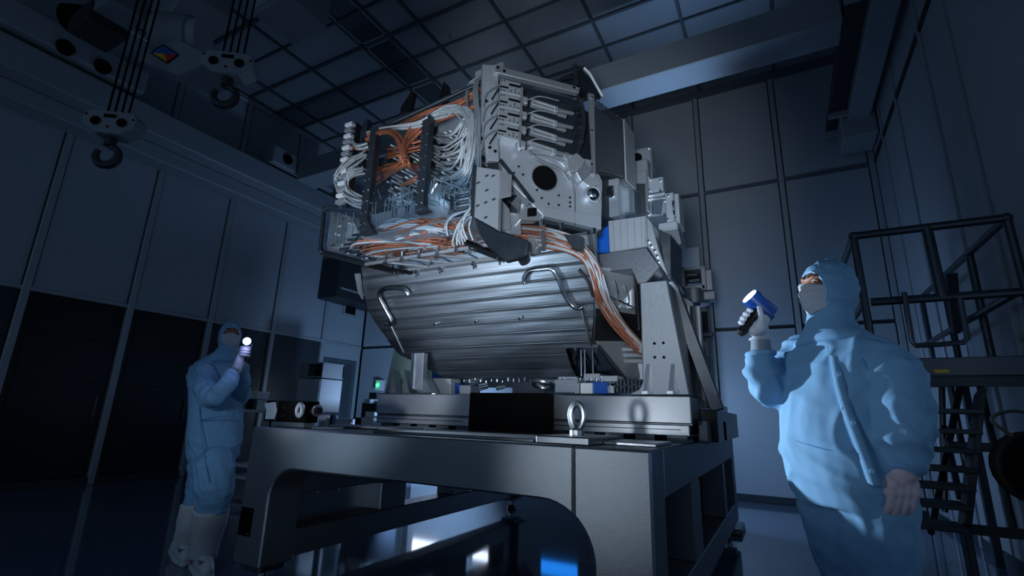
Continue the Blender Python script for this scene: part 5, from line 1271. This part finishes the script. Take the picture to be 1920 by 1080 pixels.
# cowl of the hood falling on the shoulders
cowl = []
for (x, y, a, b, n_) in ((1556, 566, .080, .092, 0), (1556, 584, .076, .086, 1), (1557, 602, .080, .088, 2), (1559, 618, .096, .098, 3), (1561, 630, .122, .106, 4), (1562, 640, .150, .112, 5), (1562, 648, .150, .108, 6)):
    cowl.append(ell(rpt(x, y, .005), RT, FT, a, b, 32, 2.1))
for r in cowl:
    for i, p in enumerate(r): r[i] = p+V(noise.noise(p*9), noise.noise(p*9+V(5, 0, 0)), noise.noise(p*7+V(0, 9, 0)))*.012
cw = MB().loft(cowl, cap=False).build('hood_cowl', 'suit', pr, smooth=True, sharp=180)
so = cw.modifiers.new('t', 'SOLIDIFY'); so.thickness = .008
def surf(x, y, off=.004):
    """point on the torso front under a pixel (nearest ring ellipse along the view)"""
    o = V(0, 0, CAM_H); d = Vector(ray(x, y)); best = None
    for k in range(400):
        t = 1.6+.9*k/400; p = o+d*t
        for (r0, r1) in zip(rings, rings[1:]):
            z0, z1 = r0[0].z, r1[0].z
            if z1 <= p.z <= z0:
                f_ = (z0-p.z)/max(1e-6, z0-z1); i_ = rings.index(r0)
                a = tor[i_][2]+(tor[i_+1][2]-tor[i_][2])*f_; b = tor[i_][3]+(tor[i_+1][3]-tor[i_][3])*f_
                c = (sum(r0, V(0, 0, 0))/len(r0)).lerp(sum(r1, V(0, 0, 0))/len(r1), f_)
                u, v = (p-c).dot(RT)/a, (p-c).dot(FT)/b
                if abs(u)**2.3+abs(v)**2.3 <= 1.0: return p-d.normalized()*off
    return None
flap = [q for q in (surf(x, y, .006) for x, y in ((1552, 645), (1556, 680), (1563, 720), (1574, 760), (1588, 800), (1603, 840), (1618, 880), (1628, 910))) if q]
if len(flap) > 3:
    P = cr(flap, 4); w2 = [p+V(.035, -.004, -.004) for p in P]
    vs = P+w2; n = len(P)
    fl_ = MB().add(vs, [(i, i+1, n+i+1, n+i) for i in range(n-1)]).build('zip_flap', 'suit', pr, smooth=True)
    so = fl_.modifiers.new('t', 'SOLIDIFY'); so.thickness = .008; so.offset = 0
    MB().tube(P, .003, n=6).build('flap_seam', 'suit_seam', fl_, smooth=True)
    for k in range(6, n-1, 9): MB().cyl(w2[k]+V(-.012, -.010, 0), w2[k]+V(-.012, -.002, 0), .007, n=10).build('snap_button', 'suit_hem', fl_, smooth=True)
for line in (((1492, 826), (1530, 838), (1570, 846), (1600, 848)), ((1600, 640), (1625, 690), (1640, 740))):
    q = [p for p in (surf(x, y, .003) for x, y in line) if p]
    if len(q) > 2: MB().tube(cr(q, 5), .003, n=6).build('seam', 'suit_seam', pr, smooth=True)
# cuffs: bands at the sleeve ends
for P, r in ((armR, .060), (armL, .066)):
    e = P[-1]; d = (P[-1]-P[-2]).normalized()
    MB().ring(e+d*.035, d, r*.80, .012, n=24).build('sleeve_cuff', 'suit', pr, smooth=True)
e = armR[-1]; d = V(0, 0, 1)
MB().cyl(e+d*.02, rpt(1426, 636, -.02), .040, .036, n=16).build('inner_cuff', 'cuff', pr, smooth=True)
# torch and the hand that holds it
ta, tb_ = rpt(1407, 557, -.085), rpt(1446, 590, -.045)
tx = (tb_-ta).normalized()
tc_ = thing('hand_torch', 'blue torch with black pistol grip held up by the person at the right', 'torch', ta)
MB().cyl(ta, tb_, .034, .037, n=28).build('barrel', 'torch_blue', tc_, smooth=True, bevel=.003)
MB().cyl(ta-tx*.004, ta+tx*.02, .0385, n=28).build('head_ring', 'torch_blue', tc_, smooth=True)
MB().cyl(ta-tx*.007, ta-tx*.004, .032, n=28).build('lens', 'lens_white', tc_)
ga, gb = rpt(1424, 577, -.07)+V(0, 0, -.005), rpt(1390, 623, -.08)
gx = (gb-ga).normalized()
MB().tube(cr([ga, ga.lerp(gb, .35)+V(.004, 0, 0), ga.lerp(gb, .7), gb], 4), [.023, .022, .020, .019, .018, .018, .018, .019, .019, .020, .020, .021, .021], n=14).build('grip', 'black_gloss', tc_, smooth=True)
MB().obox(ga+tx*.02+V(0, 0, .005), tx, V(0, 1, 0), tx.cross(V(0, 1, 0)), .045, .022, .018).build('grip_mount', 'black_gloss', tc_, bevel=.006)
MB().cyl(gb, gb+gx*.014, .017, .012, n=10).build('grip_end', 'rubber', tc_)
spot('torch_light_right', ta-tx*.03, ta-tx*3, 14, (.6, .8, 1.0), 60, .5, .03)
# right hand: palm behind the grip, fingers wrapped round its front
gm = ga.lerp(gb, .42)
side_ = gx.cross(V(0, -1, 0)).normalized()           # towards the palm (right of the grip)
if side_.x < 0: side_ = -side_
cam_ = V(0, -1, 0)
sh = [limb([rpt(1425, 640, -.02), rpt(1426, 620, -.03), gm+side_*.042+gx*.01], [.031, .031, .030], 3, 12)]
pm = MB()
for t in (-.028, -.005, .018, .036): pm.ball(gm+side_*.034+gx*t+V(0, .006, 0), .024, .022, .024, n=12, k=8)
sh.append(pm)
for i, (t, L) in enumerate(((-.030, .92), (-.008, 1.0), (.013, .96), (.033, .82))):
    b0 = gm+side_*.030+gx*t+V(0, .022, 0)
    P = [b0, gm+side_*.008+gx*(t+.002)+V(0, .034, 0), gm-side_*.024*L+gx*(t+.004)+V(0, .022, 0), gm-side_*.032*L+gx*(t+.005)+V(0, -.004, 0), gm-side_*.016*L+gx*(t+.006)+V(0, -.026, 0)]
    m_ = MB().tube(cr(P, 3), [.0112, .0112, .011, .011, .0108, .0106, .0104, .010, .0098, .0095, .0092, .009, .0085], n=8); m_.ball(P[-1], .0085, n=8, k=6); sh.append(m_)
P = [gm+side_*.040+gx*.005+V(0, -.012, 0), gm+side_*.030+gx*-.018+V(0, -.030, 0), gm+side_*.014+gx*-.036+V(0, -.034, 0), gm+side_*.000+gx*-.050+V(0, -.030, 0)]
m_ = MB().tube(cr(P, 3), [.015, .014, .0135, .013, .0125, .012, .0115, .011, .010, .0095], n=8); m_.ball(P[-1], .0095, n=8, k=6); sh.append(m_)
remesh(sh, 'glove', 'glove', pr, .0042, 2, cloth(.0012, 8, 30, 22))
MB().ring(rpt(1425, 636, -.02), (0, 0, 1), .036, .006, n=20).build('glove_hem', 'glove', pr, smooth=True)
# left hand hanging with relaxed curled fingers
w0 = rpt(1694, 858, -.14); k0 = rpt(1692, 912, -.16); dn = (k0-w0).normalized()
lat = V(-.93, -.36, 0); bkv = dn.cross(lat).normalized()
if bkv.y > 0: bkv = -bkv
sh = [limb([rpt(1697, 848, -.14), w0, w0+dn*.05], [.045, .042, .040], 3, 14)]
pm = MB()
for u in (-.030, -.010, .010, .030):
    for t in (.055, .085, .112): pm.ball(w0+dn*t+lat*u*(.85+.2*(t-.05)/.06), .021, .021, .021, n=10, k=7)
sh.append(pm)
for i, (u, L) in enumerate(((.034, .9), (.012, 1.0), (-.011, .95), (-.033, .78))):
    b0 = w0+dn*.118+lat*u
    sh.append(finger(b0-dn*.02, [dn+bkv*.15, dn-bkv*.25, dn*.75-bkv*.75, dn*.25-bkv*1.0], [.025, .040*L, .030*L, .022*L], .0125))
sh.append(finger(w0+dn*.055+lat*.036, [lat*.7+dn*.8+bkv*-.2, dn+lat*.25-bkv*.3, dn-bkv*.35], [.032, .034, .026], .0145))
remesh(sh, 'glove', 'glove_pink', pr, .0046, 2, cloth(.0022, 5, 26, 34), label='pinkish white glove with a long cuff')
# boots (below the frame, they stand on the floor)
for P, R in LG:
    f = P[-1]
    sh = [limb([f+V(0, 0, .18), f+V(0, 0, .02)], [.075, .07], 3), limb([f+V(.02, .05, -.045), f+V(-.03, -.06, -.04), f+V(-.07, -.15, -.055)], [.05, .05, .04], 3)]
    remesh(sh, 'boot', 'boot', pr, .012, 2)

# ---------------------------------------------------------------- left person
LY = 2.45
def lpt(x, y, d=0): return at(x, y, y=LY+d)
FT2 = V(.88, -.47, 0).normalized(); RT2 = V(FT2.y, -FT2.x, 0)
tor2 = [(424, 668, .075, .075), (416, 676, .13, .10), (408, 688, .19, .125), (404, 710, .20, .145), (404, 745, .195, .155), (404, 785, .19, .16), (403, 825, .190, .160), (400, 855, .175, .150), (398, 872, .140, .125)]
rings2 = [ell(lpt(x, y), RT2, FT2, a, b) for x, y, a, b in tor2]
hcL = lpt(431, 630)
nearS, farS = lpt(385, 690, -.12), lpt(432, 688, .16)
armN = [nearS, lpt(384, 722, -.18), lpt(398, 745, -.22), lpt(420, 728, -.22), lpt(434, 705, -.18)]
armF = [farS, lpt(446, 720, .18), lpt(450, 742, .14), lpt(452, 715, .02), lpt(452, 690, -.06)]
leg1 = [lpt(390, 870, .10), lpt(384, 905, .10), lpt(372, 945, .08), lpt(355, 1000, .05), lpt(340, 1038, .05)]
leg2 = [lpt(402, 872, -.08), lpt(402, 910, -.08), lpt(398, 950, -.06), lpt(388, 1005, -.04), lpt(380, 1046, -.04)]
LG2 = [(leg1, [.135, .128, .105, .066, .05]), (leg2, [.140, .135, .112, .066, .05])]
pl_, HL = make_person(hcL, (.90, -.43, .05), (-.04, 0, 1), rings2, [(armN, [.085, .085, .078, .066, .052]), (armF, [.08, .078, .072, .062, .05])],
    LG2, [hcL+V(-.02, 0, -.06), lpt(426, 655), lpt(420, 676)], 'person in a blue cleanroom suit and pale boots shining a bright torch at the left', 6.0, cloth(.015, 9.4), None)
cowl = []
for (x, y, a, b) in ((429, 642, .082, .092), (428, 653, .078, .088), (425, 663, .095, .10), (420, 672, .13, .112), (416, 679, .155, .122)):
    cowl.append(ell(lpt(x, y), RT2, FT2, a, b, 28, 2.1))
for r in cowl:
    for i, p in enumerate(r): r[i] = p+V(noise.noise(p*9), noise.noise(p*9+V(5, 0, 0)), noise.noise(p*7+V(0, 9, 0)))*.012
cw = MB().loft(cowl, cap=False).build('hood_cowl', 'suit', pl_, smooth=True, sharp=180)
so = cw.modifiers.new('t', 'SOLIDIFY'); so.thickness = .008
MB().cyl(armN[-1], lpt(444, 690, -.16), .040, .036, n=14).build('inner_cuff', 'cuff', pl_, smooth=True)
# torch
la = lpt(463, 640, -.16); ld_ = (V(.35, -.2, 1.3)-la).normalized(); lb = la-ld_*.10
tl = thing('hand_torch', 'small bright torch held before the face of the person at the left', 'torch', la)
MB().cyl(la, lb, .030, .024, n=20).build('barrel', 'torch_blue', tl, smooth=True)
MB().cyl(la, la+ld_*.004, .027, n=20).build('lens', 'lens_blue', tl)
pl__ = bpy.data.lights.new('torch_glow', 'POINT'); pl__.energy = .7; pl__.color = (.42, .42, 1.0); pl__.shadow_soft_size = .025
po = bpy.data.objects.new('torch_glow', pl__); COL.objects.link(po); po.location = la+ld_*.04
gq = la-ld_*.05+V(0, 0, -.02); gr = gq+V(-.01, .02, -.13)
MB().cyl(gq, gr, .018, .016, n=12).build('grip', 'black_gloss', tl, smooth=True)
gc = gq.lerp(gr, .42)
sh = [limb([lpt(443, 694, -.16), lpt(448, 680, -.15), gc+V(-.025, -.012, -.03)], [.036, .034, .030], 3, 12), MB().ball(gc+V(-.026, -.008, 0), .030, .030, .042, n=12, k=8)]
for i, (t, L) in enumerate(((.030, .95), (.009, 1.0), (-.012, .95), (-.032, .8))):
    b0 = gc+V(-.026, -.03, t)
    P = [b0, gc+V(0, -.034, t), gc+V(.024*L, -.02, t), gc+V(.028*L, .006, t), gc+V(.012, .024, t)]
    m_ = MB().tube(cr(P, 3), .0105, n=8); m_.ball(P[-1], .0105, n=8, k=6); sh.append(m_)
P = [gc+V(-.03, .015, -.005), gc+V(-.022, .032, .025), gc+V(-.008, .034, .045), gc+V(.006, .03, .055)]
m_ = MB().tube(cr(P, 3), .0125, n=8); m_.ball(P[-1], .0125, n=8, k=6); sh.append(m_)
remesh(sh, 'glove', 'glove', pl_, .0045, 2)
# far hand steadies the other sleeve
fc = lpt(452, 680, -.08)
sh = [limb([armF[-1], fc], [.036, .034], 3, 12), MB().ball(fc+V(0, 0, .03), .030, .022, .040, n=12, k=8)]
for u in (-.026, -.009, .008, .025): sh.append(finger(fc+V(u, 0, .05), [V(0, -.1, 1), V(-.1, -.6, .8), V(-.2, -1, .1)], [.03, .025, .02], .010))
sh.append(finger(fc+V(.022, .01, .02), [V(.6, .2, .7), V(.3, .1, .8)], [.025, .02], .012))
remesh(sh, 'glove', 'glove', pl_, .0045, 2)
# seams and pocket
MB().tube(cr([lpt(374, 760, -.17), lpt(376, 800, -.19), lpt(382, 845, -.19), lpt(392, 905, -.2)], 5), .004, n=6).build('seam', 'suit_seam', pl_, smooth=True)
MB().tube(cr([lpt(372, 790, -.15), lpt(398, 783, -.19), lpt(425, 780, -.16)], 5), .004, n=6).build('seam', 'suit_seam', pl_, smooth=True)
# over-boots and shoes
for (P, sx, sy, dd) in ((leg1, 330, 1046, .05), (leg2, 386, 1056, -.04)):
    kn, an = P[2], P[4]
    top = P[2].lerp(P[3], .05); mid = P[3]
    sh = [MB().tube(cr([top, top.lerp(mid, .5), mid, an], 4), [.122, .122, .120, .117, .114, .110, .107, .104, .100, .097, .094, .093, .095], n=18)]
    g = remesh(sh, 'over_boot', 'boot', pl_, .012, 2, cloth(.008, sx, 8, 9), label='pale cloth over-boot with folds')
    a0 = V(an.x, an.y, 0)
    toe = V(.24, -.10, 0)
    sh = [limb([a0+V(-.05, .02, .060), a0+toe*.45+V(0, 0, .062), a0+toe*.95+V(0, 0, .048)], [.056, .058, .044], 4), MB().tube([an, a0+V(0, 0, .07)], [.07, .06], n=14)]
    remesh(sh, 'shoe', 'white', pl_, .008, 3)
    sole = [limb([a0+V(-.06, .02, .022), a0+toe*.5+V(0, 0, .022), a0+toe*1.05+V(0, 0, .024)], [.050, .055, .042], 4)]
    s_ = MB().prism([a0+V(-.12, .03, 0), a0+V(-.09, -.04, 0), a0+toe*.5+V(-.02, -.065, 0), a0+toe+V(.03, -.04, 0), a0+toe*1.18, a0+toe+V(.02, .04, 0), a0+toe*.5+V(.02, .06, 0), a0+V(-.06, .075, 0)], (0, 0, .03))
    s_.build('sole', 'white', pl_, bevel=.008)
    MB().obox(a0+V(-.075, -.036, .06), V(.93, -.37, 0), V(.37, .93, 0), V(0, 0, 1), .03, .006, .012).build('heel_tab', 'red', pl_, bevel=.003)
    MB().obox(a0+toe*.55+V(0, -.03, .09), V(.93, -.37, 0), V(.37, .93, 0), V(.3, -.1, 1).normalized(), .05, .02, .012).build('shoe_strap', 'cuff', pl_, bevel=.005)
